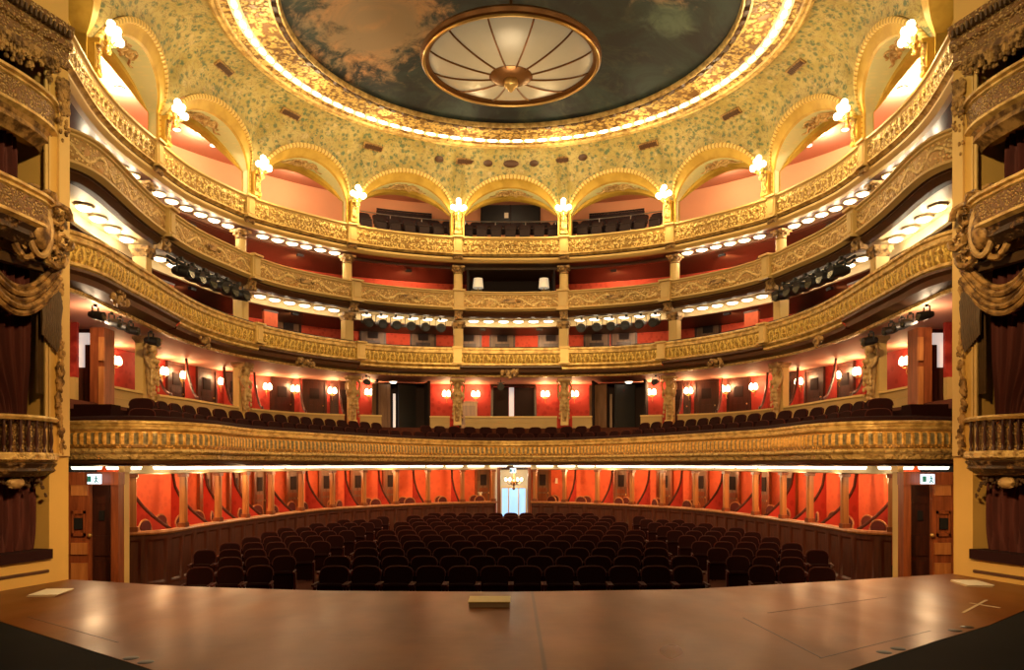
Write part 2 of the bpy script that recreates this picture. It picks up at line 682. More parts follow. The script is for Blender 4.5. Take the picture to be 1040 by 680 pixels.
    M['painting'] = mat('ceiling_painting', (.05, .07, .07), .6, fn=paint)

    def curt(g, b):
        u, v, uvv = g.uv()
        n = g.noise(g.vec(g.m('MULTIPLY', u, 30.0), v), 1.0, 3)
        g.nt.links.new(g.mix(n, (.030, .006, .005), (.115, .020, .014)), b.inputs['Base Color'])
    M['curtain'] = mat('dark_red_curtain', (.09, .014, .01), .85, fn=curt, sheen=.2)
    M['drape_gold'] = mat('gold_brown_drape', (.085, .046, .016), .6, var=.5, vscale=9)

    M['bulb'] = mat('lit_globe', (1, .9, .7), .4, emit=(1.0, .83, .50), es=9.0)
    M['sconce'] = mat('lit_shade', (1, .9, .7), .4, emit=(1.0, .72, .38), es=8.0)
    M['lamp'] = mat('lit_diffuser', (1, .95, .85), .4, emit=(1.0, .86, .62), es=5.0)
    M['led'] = mat('lit_led', (1, .95, .85), .4, emit=(1.0, .90, .68), es=3.0)
    M['ringbulb'] = mat('ring_lamp', (1, .95, .85), .4, emit=(1.0, .84, .60), es=5.0)
    M['lens'] = mat('dark_lens', (.02, .02, .022), .15)
    M['exit'] = mat('exit_sign_face', (.7, .85, .9), .4, emit=(.55, .80, 1.0), es=1.6)
    M['exit_mark'] = mat('exit_sign_mark', (.02, .25, .30), .5)
    M['glass_blue'] = mat('daylit_glass', (.3, .5, .7), .1, emit=(.30, .58, .95), es=1.1)
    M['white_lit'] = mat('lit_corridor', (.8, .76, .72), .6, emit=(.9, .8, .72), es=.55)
    M['foyer'] = mat('foyer_wall', (.75, .62, .40), .7)

    def panel(g, b):
        x, y, z, o = g.obj()
        n = g.noise(o, 1.2, 3)
        c = g.mix(n, (.36, .29, .17), (.46, .38, .23))
        g.nt.links.new(c, b.inputs['Base Color'])
        g.nt.links.new(c, b.inputs['Emission Color'])
    M['lamp_glass'] = mat('opal_glass', (.6, .5, .33), .35, emit=(.6, .5, .3), es=.30, fn=panel)
    M['bronze'] = mat('bronze', (.20, .085, .022), .33, .6, var=.3, vscale=4)
    M['brass'] = mat('brass', (.62, .40, .13), .3, .7)
    M['grey_panel'] = mat('grey_green_panel', (.20, .17, .09), .5)
    M['booth'] = mat('booth_plaster', (.42, .33, .20), .7)
    M['screen'] = mat('lit_lamp_shade', (.9, .8, .6), .5, emit=(1, .82, .55), es=.35)


make_mats()
# ------------------------------------------------------------------ the four tiers in plan
def R_(z):
    return EYE + z


L1 = from_px([(67, 427), (100, 426), (130, 426), (180, 427.5), (217, 430), (260, 435.5), (325, 439.5), (390, 443.5), (455, 446.5), (519, 447.5)], 30, ext=1.6, sigma=.7)
L2 = from_px([(68, 230), (87, 234), (100, 241), (119, 255), (130, 263), (152, 276), (177, 293), (207, 310), (239, 322), (260, 328.5), (290, 335), (320, 341), (390, 350), (459, 352.5), (519, 353)], 31, ext=2.5, sigma=.7)
L3 = from_px([(70, 126), (81, 128), (94, 138), (106, 148), (125, 169), (146, 191), (167, 209), (200, 232), (230, 246), (260, 260.5), (297, 272), (335, 280), (357, 284), (390, 289), (461, 294.5), (519, 296)], 32, ext=2.5, sigma=.7)
L4 = from_px([(77, 44), (100, 85), (130, 118), (151, 136), (172, 152.5), (191, 169.5), (217, 182), (244, 195), (260, 202.5), (347, 225.6), (390, 233.5), (457, 240), (519, 241)], 33, ext=4.0, sigma=.8)
_bx = [(158, 401), (179, 403), (205, 407.5), (247, 414), (300, 419), (352, 421), (430, 422.6), (519, 423)]
_pl = [((x - XC) * 32 * 48 / (471 - y) / F, 32 * 48 / (471 - y)) for x, y in _bx]
_pl = [(-9.9, 14.0), (-10.1, 17.0), (-10.15, 19.6)] + _pl
BOX = Curve(_pl + [(-a, b) for a, b in _pl[:-1][::-1]], z=R_(1.97), sigma=.7)
_rl = [(130, 541), (165, 540), (200, 533.5), (260, 525), (330, 516.5), (390, 513), (450, 510.5), (498, 509.3), (519, 509)]
RAIL = from_px(_rl, F * 1.5 / 38, sigma=.5)
HF = R_(-2.70)                     # house floor
SOF1 = R_(-.04)                    # underside of the lowest balcony


def loft(name, A, B, zA, zB, matr, offA=0, offB=0, n=160, k=4, kind=True, parent=None):
    ta = np.linspace(A.s[0], A.s[-1], n)
    tb = np.linspace(B.s[0], B.s[-1], n)
    pa, na = A.pn(ta)
    pb, nb = B.pn(tb)
    pa = pa + na * offA
    pb = pb + nb * offB
    Gd = np.zeros((n, k, 3))
    for j, t in enumerate(np.linspace(0, 1, k)):
        Gd[:, j, :2] = pa * (1 - t) + pb * t
        Gd[:, j, 2] = zA * (1 - t) + zB * t
    o = MB().grid(Gd, ta, np.linspace(0, 3, k)).build(name, matr, parent, fix=False)
    return struct(o) if kind else o


def offset_curve(c, off):
    return Curve([tuple(p) for p in (c.P + c.N * off)[::6]], z=c.z, sigma=.4)


B1, B2, B3, B4 = offset_curve(BOX, 2.3), offset_curve(L2, 4.6), offset_curve(L3, 4.8), offset_curve(L4, 4.6)


def wall_strip(name, c, z0, z1, matr, off=0.0, s0=None, s1=None, thick=.12):
    mb = MB()
    c.strip(mb, [(off, z0), (off, z1), (off + thick, z1), (off + thick, z0)], s0, s1, step=.25, caps=True)
    return struct(mb.build(name, matr, fix=False))


# ------------------------------------------------------------------ setting: floors, walls, ceilings
def stage():
    fl, fr = W(40, 587, 1), W(1000, 581, 1)
    edge = [(52, 586.5), (70, 588), (185, 595), (330, 599.5), (519, 600.6), (700, 598), (860, 589), (970, 582), (990, 580.5)]
    top = [ground(x, y) for x, y in edge]
    back = [(6.26 + 1.6, 10.4), (6.26, 9.3), (5.2, 8.35), (4.2, 7.6), (2.86, 6.53), (1.2, 5.6), (-1.2, 5.6), (-3.04, 6.53), (-4.21, 7.42), (-5.66, 8.53), (-7.4, 9.9)]
    poly = [(p.x, p.y) for p in top] + back
    mb = MB().prism(poly, -.30, 0.0)
    struct(mb.build('floor', M['stage'], sharp=30))
    rear = [(-14, -6), (14, -6), (14, 10.4)] + back + [(-14, 9.9)]
    mb = MB().prism([(p[0], p[1]) for p in rear], -.30, -.004)
    struct(mb.build('floor_stage_rear', M['stage_dark'], sharp=30))
    # front wall of the stage down to the house floor
    mb = MB()
    pts = [(p.x, p.y) for p in top]
    for (a, b) in zip(pts[:-1], pts[1:]):
        mb.add([(a[0], a[1] - .05, HF), (b[0], b[1] - .05, HF), (b[0], b[1] - .05, -.28), (a[0], a[1] - .05, -.28)], [(0, 1, 2, 3)])
    struct(mb.build('wall_stage_front', M['wood_dark']))


stage()
# house floor under the seats
mb = MB().box((0, 23.5, HF - .1), (28, 26, .2))
struct(mb.build('floor_house', M['carpet']))

# back walls of each level
wall_strip('wall_boxes', B1, R_(.9), R_(3.75), M['crimson'])
wall_strip('wall_second_tier', B2, R_(3.4), R_(6.3), M['red_wall'])
wall_strip('wall_third_tier', B3, R_(6.0), R_(8.9), M['red_wall'])
wall_strip('wall_gallery', B4, R_(8.3), R_(13.2), M['peach'])
# floors / ceilings between tiers
loft('floor_first_tier', L1, BOX, R_(.12), R_(1.50), M['carpet'], offA=.2, offB=0)
loft('floor_boxes', BOX, B1, R_(1.50), R_(1.50), M['carpet'])
loft('ceiling_parterre', L1, B1, SOF1, SOF1, M['cream_lit'], offA=.35, offB=0)
loft('ceiling_boxes', L2, B1, R_(3.60), R_(3.55), M['pinkceil'], offA=.5)
loft('floor_second_tier', L2, B2, R_(3.78), R_(4.3), M['carpet'], offA=.15)
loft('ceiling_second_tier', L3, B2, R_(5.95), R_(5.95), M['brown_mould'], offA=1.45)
loft('floor_third_tier', L3, B3, R_(6.25), R_(7.0), M['carpet'], offA=.15)
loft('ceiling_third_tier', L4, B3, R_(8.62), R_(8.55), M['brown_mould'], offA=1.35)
loft('floor_gallery', L4, B4, R_(8.85), R_(9.9), M['carpet'], offA=.15)
loft('ceiling_gallery', L4, B4, R_(12.62), R_(12.62), M['pinkceil'], offA=1.0)

# ------------------------------------------------------------------ balconies
def pier_part(parent, c, s, z0, z1, w, off, d, matr, name='pier'):
    p = c.at(s, off, (z0 + z1) / 2)
    mb = MB()
    mb.box((0, 0, 0), (w, d, z1 - z0))
    mb.box((0, -d * .5, (z1 - z0) * .46), (w * 1.25, d * 1.3, (z1 - z0) * .08))
    mb.box((0, -d * .5, -(z1 - z0) * .46), (w * 1.25, d * 1.3, (z1 - z0) * .08))
    mb.box((0, -d * .5, 0), (w * .62, d * .35, (z1 - z0) * .62))
    o = mb.build(name, matr, parent, loc=p, rz=c.rz(s))
    return o


def syms(c, pxs, off=0.0, centre=False):
    sl = [c.px(x, off) for x in pxs]
    out = sl + [-s for s in sl[::-1]]
    return out


def console(parent, c, s, off, z, h, matr):
    mb = MB()
    mb.box((0, .1, -h * .15), (.34, .30, h * .3))
    mb.box((0, .16, -h * .55), (.26, .22, h * .6), taper=1.3)
    pts = []
    for k in range(15):
        a = k / 14 * 3.6 * PI / 2
        r = .15 * (1 - k / 20)
        pts.append((0, -.02 - r * math.cos(a) * .6, -h * .32 - r * math.sin(a)))
    mb.tube(pts, .055, 6)
    for k in range(5):
        mb.ball((-.12 + .06 * k, -.05, -h * .75 + .03 * (k % 2)), .06, (1, 1, 1.4), 6, 4)
    return mb.build('console', matr, parent, loc=c.at(s, off, z), rz=c.rz(s))


def frieze(c, prof, depth, freq, name, matr, parent, nv=10, fn=None):
    """a panel band with real relief along the curve; prof: (off,z) bottom..top straight."""
    (o0, z0), (o1, z1) = prof
    sv = np.arange(c.s[0], c.s[-1], .03)
    vv = np.linspace(0, 1, nv)
    p, n = c.pn(sv)
    Gd = np.zeros((len(sv), nv, 3))
    Sg, Vg = np.meshgrid(sv, vv, indexing='ij')
    if fn is None:
        h = np.abs(np.sin(Sg * freq * PI)) * np.sin(Vg * PI) * .6 + .4 * np.abs(np.sin(Sg * freq * 2.6 + 5 * Vg)) * np.sin(Vg * PI * 2) ** 2
        h += rng.normal(0, .15, h.shape) * np.sin(Vg * PI)
    else:
        h = fn(Sg, Vg)
    off = o0 + (o1 - o0) * Vg - depth * h
    Gd[:, :, 0] = p[:, 0:1] + n[:, 0:1] * off
    Gd[:, :, 1] = p[:, 1:2] + n[:, 1:2] * off
    Gd[:, :, 2] = z0 + (z1 - z0) * Vg
    return MB().grid(Gd, sv, vv * abs(z1 - z0)).build(name, matr, parent, sharp=70, fix=False)


def part(c, name, prof, matr, parent, s0=None, s1=None, step=.12, sharp=35):
    return c.strip(MB(), prof, s0, s1, step=step).build(name, matr, parent, fix=False, sharp=sharp)


# lowest balcony ------------------------------------------------
z = L1.z
b1 = thing('balcony', 'lowest balcony with orange gold front of upright panels above the stalls', 'balcony')
part(L1, 'padded_rail', [(.42, z - .30), (.42, z + .05), (.30, z + .11), (.06, z + .09), (0, z + .03), (0, z - .02)], M['plush'], b1)
part(L1, 'top_moulding', [(0, z), (-.05, z - .02), (-.05, z - .06), (-.01, z - .08), (-.01, z - .12), (-.07, z - .14), (-.07, z - .18), (0, z - .22), (.03, z - .23)], M['gold'], b1)


def l1relief(S, V):
    t = (S / .18) % 1.0
    ridge = np.where((t < .36), 1.0, .25)
    ridge = ridge * np.clip((V - .2) * 12, 0, 1) * np.clip((.93 - V) * 14, 0, 1)
    sw = .5 * np.abs(np.sin(S / .18 * PI)) * np.exp(-((V - .13) / .09) ** 2)
    return ridge + sw


def l1col(g, b):
    u, v, uvv = g.uv()
    t = g.m('FRACT', g.m('DIVIDE', u, .18))
    pan = g.m('MULTIPLY', g.step(t, .40, .48), g.step(t, .98, .92))
    pan = g.m('MULTIPLY', pan, g.m('MULTIPLY', g.step(v, .07, .10), g.step(v, .335, .315)))
    nz = g.step(g.noise(uvv, 12, 3), .35, .6)
    gold = g.mix(nz, (.58, .29, .055), (.92, .55, .14))
    c = g.mix(pan, gold, g.mix(nz, (.16, .13, .065), (.30, .25, .13)))
    beads = g.m('MULTIPLY', g.step(v, .10, .06), g.step(g.voro(uvv, 16), .25, .5))
    c = g.mix(g.m('MULTIPLY', beads, .8), c, (.15, .07, .02))
    g.nt.links.new(c, b.inputs['Base Color'])


M['gold_panels'] = mat('gilded_panels', GOLD, .42, .2, fn=l1col)
frieze(L1, ((.03, z - .58), (.03, z - .23)), .05, 3, 'panel_band', M['gold_panels'], b1, nv=12, fn=l1relief)
part(L1, 'base_moulding', [(.03, z - .58), (-.06, z - .59), (-.08, z - .64), (-.05, z - .68), (0, z - .70), (.04, z - .80), (.10, z - .83)], M['gold_plain'], b1)
part(L1, 'bed_moulding', [(.10, z - .83), (.02, z - .84), (.04, z - .89), (.12, z - .93), (.36, SOF1)], M['brown_mould'], b1)
part(L1, 'inner_face', [(.42, z - .30), (.42, z - .85)], M['plush'], b1)

# second balcony -----------------------------------------------
z = L2.z
b2 = thing('balcony', 'second balcony with yellow gold front of upright strapwork above the lit boxes', 'balcony')
part(L2, 'padded_rail', [(.34, z - .28), (.34, z + .02), (.22, z + .05), (.04, z + .04), (.0, z)], M['plush'], b2)
part(L2, 'top_moulding', [(0, z), (-.07, z - .03), (-.07, z - .09), (-.02, z - .11), (-.02, z - .17), (-.05, z - .19), (-.05, z - .23), (.0, z - .27)], M['gold'], b2)
frieze(L2, ((.05, z - .62), (0, z - .27)), .06, 3, 'strapwork_panel', M['gold_strap'], b2)
part(L2, 'base_moulding', [(.05, z - .62), (-.03, z - .64), (-.03, z - .70), (.03, z - .74), (.10, z - .78)], M['gold'], b2)
s_a, s_b, s_c = L2.px(183), L2.px(263), L2.px(366)
s_d = L2.px(467)
for i, (a, b) in enumerate([(L2.s[0], s_a), (s_b, s_c), (s_d, -s_d), (-s_c, -s_b), (-s_a, L2.s[-1])]):
    part(L2, 'dark_moulding', [(.10, z - .70), (-.02, z - .74), (-.02, z - .80), (.08, z - .86), (.12, z - .98), (.42, z - 1.06)], M['brown_mould'], b2, a, b)
for i, (a, b) in enumerate([(s_a, s_b), (s_c, s_d), (-s_d, -s_c), (-s_b, -s_a)]):
    part(L2, 'gold_drop_moulding', [(.10, z - .78), (.0, z - .80), (.0, z - .86), (.06, z - .90)], M['gold'], b2, a, b)
    part(L2, 'dark_moulding', [(.06, z - .90), (.10, z - 1.0), (.42, z - 1.06)], M['brown_mould'], b2, a, b)
part(L2, 'under_moulding', [(.42, z - 1.06), (.44, z - 1.13), (.55, z - 1.13), (.60, z - 1.02)], M['gold_plain'], b2)
for s in syms(L2, [262, 366, 465]):
    pier_part(b2, L2, s, z - .66, z + .02, .34, -.02, .14, M['gold_plain'])
for s in syms(L2, [125, 212, 313, 519])[:7]:
    mb = MB()
    for k in range(16):
        a = rng.uniform(0, 2 * PI)
        r = rng.uniform(0, .28)
        mb.ball((r * math.cos(a) * 1.5, rng.uniform(-.1, .05), r * math.sin(a) * .7), rng.uniform(.06, .12), (1, .7, 1), 6, 4)
    mb.build('carved_boss', M['gold_old'], b2, loc=L2.at(s, .12, z - .98), rz=L2.rz(s))

# third balcony -------------------------------------------------
z = L3.z
b3 = thing('balcony', 'third balcony with pale gold front of scrolling foliage panels between plain piers', 'balcony')
part(L3, 'top_moulding', [(.34, z - .2), (.34, z + .0), (.06, z + .0), (-.08, z - .03), (-.08, z - .07), (-.02, z - .10), (-.02, z - .14), (.02, z - .17)], M['cream'], b3)
frieze(L3, ((.04, z - .66), (.02, z - .17)), .045, 2, 'scroll_panel', M['gold_scroll'], b3)
part(L3, 'base_moulding', [(.04, z - .66), (-.04, z - .68), (-.05, z - .74), (.02, z - .78), (.08, z - .82)], M['cream'], b3)
part(L3, 'bed_moulding', [(.08, z - .82), (.14, z - .84), (.10, z - .90), (.16, z - .95), (.22, z - 1.03), (.36, z - 1.06)], M['brown_mould'], b3)
part(L3, 'soffit', [(.36, z - 1.06), (1.22, z - 1.03), (1.22, z - 1.08), (1.26, z - 1.26), (1.4, z - 1.26)], [M['cream_lit']], b3)
for s in syms(L3, [171, 258, 361, 466]):
    pier_part(b3, L3, s, z - .84, z + .02, .40, -.03, .16, M['cream'])
    console(b3, L3, s, .08, z - .82, .42, M['gold_old'])
for s in syms(L3, [215, 310, 414, 519])[:7]:
    mb = MB()
    mb.box((0, 0, 0), (.36, .06, .16))
    for k in (-1, 1):
        mb.tube([(k * (.2 + .03 * q), -.02, .05 * math.sin(q * 1.1)) for q in range(7)], .03, 5)
    mb.build('cartouche', M['gold_old'], b3, loc=L3.at(s, -.03, z - .40), rz=L3.rz(s))

# top balcony ---------------------------------------------------
z = L4.z
b4 = thing('balcony', 'topmost balcony under the arches with pierced yellow gold arcade front', 'balcony')
part(L4, 'top_moulding', [(.32, z - .15), (.32, z + .02), (.06, z + .03), (-.08, z), (-.08, z - .06), (-.02, z - .09), (.0, z - .13)], M['cream'], b4)
frieze(L4, ((.06, z - .66), (.0, z - .13)), .06, 3.3, 'arcade_panel', M['gold_arcade'], b4)
part(L4, 'base_moulding', [(.06, z - .66), (-.03, z - .68), (-.03, z - .73), (.05, z - .75), (.10, z - .80)], M['gold'], b4)
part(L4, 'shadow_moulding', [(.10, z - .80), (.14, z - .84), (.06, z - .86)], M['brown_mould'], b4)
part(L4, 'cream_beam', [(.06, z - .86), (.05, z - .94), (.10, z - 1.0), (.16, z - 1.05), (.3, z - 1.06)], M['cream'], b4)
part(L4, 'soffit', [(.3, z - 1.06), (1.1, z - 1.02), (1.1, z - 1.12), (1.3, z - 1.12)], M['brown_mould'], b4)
for s in syms(L4, [160, 253, 357, 465]):
    pier_part(b4, L4, s, z - .80, z + .02, .36, -.02, .14, M['cream'])
    mb = MB()
    for k in range(9):
        a = k / 8 * PI
        mb.ball((.16 * math.cos(a), -.05, -.05 + .05 * math.sin(a)), .07, (1, 1, 1), 6, 4)
    mb.box((0, .02, .02), (.4, .14, .12))
    mb.build('carved_boss', M['gold_old'], b4, loc=L4.at(s, .02, z - .88), rz=L4.rz(s))

# ------------------------------------------------------------------ arches, cove ceiling, ring, painting
ZS, RISE, LEAN = R_(10.72), 1.50, .80
ZL = R_(10.82)             # height of the arch lamps
RZ, RC, RO, RI = R_(13.2), 23.3, 8.75, 6.80
pier_s = syms(L4, [85, 160, 255, 357, 465], .3)
ends = [L4.s[0] + .3] + pier_s + [L4.s[-1] - .3]
HW = .17      # half width of the pier between two arches


def arch_z(s):
    for a, b in zip(ends[:-1], ends[1:]):
        if a <= s <= b:
            c, w = (a + b) / 2, (b - a) / 2 - HW
            t = min(1.0, abs(s - c) / w)
            return ZS + RISE * max(0.0, 1 - t ** 2.0) ** (1 / 2.0)
    return ZS


def lean(zz):
    return LEAN * max(0.0, min(1.0, (zz - ZS) / RISE)) ** .8


def cove():
    sv = np.linspace(ends[0], ends[-1], 620)
    p, n = L4.pn(sv)
    za = np.array([arch_z(s) for s in sv])
    p = p + n * (.30 - np.array([lean(q) for q in za]))[:, None]
    d = p - np.array([0, RC])
    d /= np.linalg.norm(d, axis=1)[:, None]
    q = np.array([0, RC]) + d * (RO - .05)
    k = 14
    Gd = np.zeros((len(sv), k, 3))
    for j in range(k):
        t = j / (k - 1)
        fz, fp = math.sin(t * PI / 2), 1 - math.cos(t * PI / 2)
        Gd[:, j, :2] = p * (1 - fp) + q * fp
        Gd[:, j, 2] = za * (1 - fz) + (RZ + .02) * fz
    o = MB().grid(Gd, sv, np.linspace(0, 3, k)).build('ceiling', M['leaf_ceiling'], sharp=60, fix=False)
    struct(o)
    # closing flat over the front of the house
    a0 = math.atan2(d[-1][1], d[-1][0])
    a1 = math.atan2(d[0][1], d[0][0]) - 2 * PI
    Gd = []
    for a in np.linspace(a1 + 2 * PI, a0 + 2 * PI, 40):
        Gd.append([((RO - .1) * math.cos(a), RC + (RO - .1) * math.sin(a), RZ + .03), (11.5 * math.cos(a), RC + 13.5 * math.sin(a), RZ + .03)])
    struct(MB().grid(Gd, np.linspace(0, 20, 40), [0, 3]).build('ceiling_front', M['leaf_ceiling'], fix=False))


cove()


def ell(t, d, w):
    """point on the arch outline, t 0..1 left to right, inset d; returns (ds, z)"""
    a = PI * (1 - t)
    pin = .22 + .78 * max(0.0, math.sin(a)) ** .7
    ww, rr = w - d * pin, RISE - d
    ca, sa = math.cos(a), math.sin(a)
    e = 2 / 2.0
    return ww * math.copysign(abs(ca) ** e, ca), ZS + rr * abs(sa) ** e


def arch_band(c, w, stations, name, matr, parent, nt=56):
    """stations: list of (inset d, off)"""
    Gd = np.zeros((nt + 2, len(stations), 3))
    for i in range(nt):
        t = i / (nt - 1)
        for j, (d, off) in enumerate(stations):
            ds, zz = ell(t, d, w)
            o_ = off if off <= .43 else .43 + (off - .43) * (.02 + .98 * math.sin(PI * t) ** .85)
            wt = 1 - max(0.0, min(1.0, (off - .43) / .26))
            q = L4.at(c + ds, o_ - lean(zz + d * .6) * wt, zz)
            Gd[i + 1, j] = q
    Gd[0], Gd[-1] = Gd[1], Gd[-2]
    Gd[0, :, 2] = Gd[-1, :, 2] = R_(9.80)            # straight legs down to the rail
    V = np.r_[0, np.cumsum([math.hypot(stations[j + 1][0] - stations[j][0], stations[j + 1][1] - stations[j][1]) for j in range(len(stations) - 1)])]
    return MB().grid(Gd, np.r_[0, np.linspace(.9, .9 + w * 3, nt), w * 3 + 1.8], V).build(name, matr, parent, sharp=40, fix=False)


def rope_fn(g, b):
    u, v, uvv = g.uv()
    r = g.tri(u, .16)
    c = g.mix(g.step(r, .15, .5), (.42, .26, .05), (.78, .56, .18))
    g.nt.links.new(c, b.inputs['Base Color'])
    add_bump(g, b, r, .5, .04)


M['gold_rope'] = mat('rope_moulding', GOLD, .45, .15, fn=rope_fn)
arch_names = [from_left(i, 9) for i in range(9)]
mbr = MB()
for k in range(70):
    x = rng.normal(0, .34)
    y = rng.normal(0, .10)
    mbr.ball((x, rng.uniform(-.04, .02), y - .12 * abs(x)), rng.uniform(.035, .085), (1.4, .6, .8), 6, 4, rot=Matrix.Rotation(rng.uniform(0, PI), 3, 'Y'))
for sgn in (-1, 1):
    pts = []
    for q in range(22):
        a = q / 21 * 2.6 * PI
        r = .22 * (1 - q / 26)
        pts.append((sgn * (.30 + r * math.cos(a)), -.05, r * math.sin(a)))
    mbr.tube(pts, .035, 6)
    mbr.tube([(sgn * (.35 + .12 * q), -.04, -.10 - .03 * q + .06 * math.sin(q * 1.4)) for q in range(7)], [.05, .05, .045, .04, .035, .03, .015], 6)
relief_mesh = mbr.mesh('foliage_relief', M['gold_stat'], 60)

bays = list(zip(ends[:-1], ends[1:]))
for i, (a, b) in enumerate(bays[1:-1]):
    c, w = (a + b) / 2, (b - a) / 2 - HW
    at = thing('vault_arch', f'gilded arch with pale green vault over the top gallery, {arch_names[i]} of nine', 'arch', group='arches over the top gallery')
    arch_band(c, w, [(.01, .285), (.01, .20), (.06, .17), (.16, .17), (.18, .24)], 'rope_moulding', M['gold_rope'], at)
    arch_band(c, w, [(.18, .24), (.20, .26), (.46, .34), (.48, .40), (.50, .42)], 'archivolt', M['gold_arch'], at)
    arch_band(c, w, [(.50, .42), (.47, .52), (.44, .62), (.42, .72)], 'vault', M['soffit_green'], at)
    arch_band(c, w, [(.42, .72), (.43, .68), (.58, .68), (.60, .76), (.62, .95), (-.2, .95)], 'inner_archivolt', M['gold_arch'], at)
    r = bpy.data.objects.new('foliage_relief', relief_mesh)
    COL.objects.link(r)
    r.parent = at
    r.location = L4.at(c, .16, ZS + RISE - .52)
    r.rotation_euler = (math.radians(76), 0, L4.rz(c))
for (a, b) in (bays[0], bays[-1]):     # half hidden bays by the proscenium
    c, w = (a + b) / 2, (b - a) / 2 - HW
    at = struct(arch_band(c, w, [(0, .30), (.05, .2), (.4, .34), (.45, .5), (.48, .72), (.6, .75), (.62, .95), (-.2, .95)], 'trim_arch', M['gold_arch'], None))

# piers carrying the arches
mb = MB()
mb.box((0, .05, .27), (.24, .30, .84))
mb.box((0, 0, -.10), (.30, .36, .12))
mb.box((0, -.02, .66), (.25, .36, .10), taper=1.2)
mb2 = MB()
for k in range(9):
    mb2.tube([(math.sin(q * .9 + k * .7) * .10, -.17, -.08 + k * .075 + q * .02) for q in range(6)], .025, 5)
ap = thing('arch_pier', '', 'pier', group='gilded piers between the gallery arches')
mb.build('shaft', M['gold_arch'], ap)
mb2.build('carved_relief', M['gold_old'], ap)
P_ = Proto(ap)
for i, s in enumerate(pier_s):
    P_.put(L4.at(s, .10, R_(10.0)), L4.rz(s), f'gilded pier below the arch lamps on the top balcony, {from_left(i, 10)} of ten')


# ring cornice --------------------------------------------------
def ring_part(name, prof, matr, parent, n=200):
    Gd = np.zeros((n + 1, len(prof), 3))
    for i in range(n + 1):
        a = 2 * PI * i / n
        for j, (r, zz) in enumerate(prof):
            Gd[i, j] = (r * math.cos(a), r * math.sin(a), zz)
    V = np.r_[0, np.cumsum([math.hypot(prof[j + 1][0] - prof[j][0], prof[j + 1][1] - prof[j][1]) for j in range(len(prof) - 1)])]
    return MB().grid(Gd, np.linspace(0, 2 * PI * prof[0][0], n + 1), V).build(name, matr, parent, fix=False)


ring = thing('cornice_ring', 'round gilded cornice with a line of white lamps round the painted ceiling', 'cornice', (0, RC, RZ))
ring_part('outer_moulding', [(8.78, .06), (8.76, -.04), (8.66, -.10), (8.58, -.06), (8.54, -.10), (8.47, -.10), (8.44, -.02)], M['gold'], ring)
ring_part('outer_foliage_band', [(8.44, -.02), (8.36, .0), (8.22, .0), (8.20, -.03)], M['gold_leaf'], ring)
ring_part('lamp_trough', [(8.20, -.03), (8.18, .04), (7.92, .04), (7.90, -.03), (7.86, -.05)], M['cream_lit'], ring)
ring_part('inner_foliage_band', [(7.86, -.05), (7.80, .0), (7.5, .01), (7.15, .02), (7.08, .02)], M['gold_leaf'], ring)
ring_part('inner_moulding', [(7.08, .02), (7.06, -.03), (7.0, -.04), (6.98, .01), (6.84, .02), (6.84, -.03), (6.78, -.05), (6.74, .02), (6.74, .12)], M['gold'], ring)
mbd = MB()
Gd = []
for k in range(84 * 4 + 1):
    a = 2 * PI * (k + .5 * (k % 2)) / 336
    dz = -.045 if k % 4 < 2 else .03
    Gd.append([(r * math.cos(a), r * math.sin(a), zz) for r, zz in ((6.85, .03), (6.85, -.02 + dz), (6.99, -.02 + dz), (6.99, .03))])
mbd.grid(Gd)
mbd.build('dentil_border', M['brown_mould'], ring, fix=False, sharp=20)
bm_ = MB().ball((0, 0, 0), .10, (.9, 2.1, .6), 8, 6).mesh('bulb', M['ringbulb'])
for k in range(100):
    a = 2 * PI * (k + .5) / 100
    o = bpy.data.objects.new('bulb', bm_)
    COL.objects.link(o)
    o.parent = ring
    o.location = (8.05 * math.cos(a), 8.05 * math.sin(a), -.02)
    o.rotation_euler[2] = a

# painted shallow dome
Gd = []
for i in range(97):
    a = 2 * PI * i / 96
    Gd.append([(6.9 * t * math.cos(a), 6.9 * t * math.sin(a), .08 + 1.3 * (1 - t * t)) for t in np.linspace(1, .02, 14)])
o = MB().grid(Gd).build('ceiling_painting', M['painting'], loc=(0, RC, RZ), fix=False)
struct(o)

# chandelier -----------------------------------------------------
ch = thing('chandelier', 'large round bronze ceiling lamp with twelve opal glass panels below the painted dome', 'chandelier', (0.0, RC, R_(12.2)))
RR = 2.68
mb = MB()
prof = [(RR - .22, .05), (RR - .20, -.06), (RR - .06, -.12), (RR + .04, -.06), (RR + .06, .06), (RR - .02, .16), (RR - .20, .18), (RR - .22, .05)]
Gd = [[(r * math.cos(2 * PI * i / 96), r * math.sin(2 * PI * i / 96), zz) for r, zz in prof] for i in range(97)]
mb.grid(Gd)
mb.build('rim', M['bronze'], ch, fix=False)
gold_edge = MB().tube([((RR - .05) * math.cos(2 * PI * i / 96), (RR - .05) * math.sin(2 * PI * i / 96), -.12) for i in range(97)], .045, 6, cap=False)
gold_edge.build('rim_edge', M['brass'], ch)


def dish(r):
    return -.48 * (1 - (r / (RR - .2)) ** 2) ** .8 if r < RR - .2 else 0.0


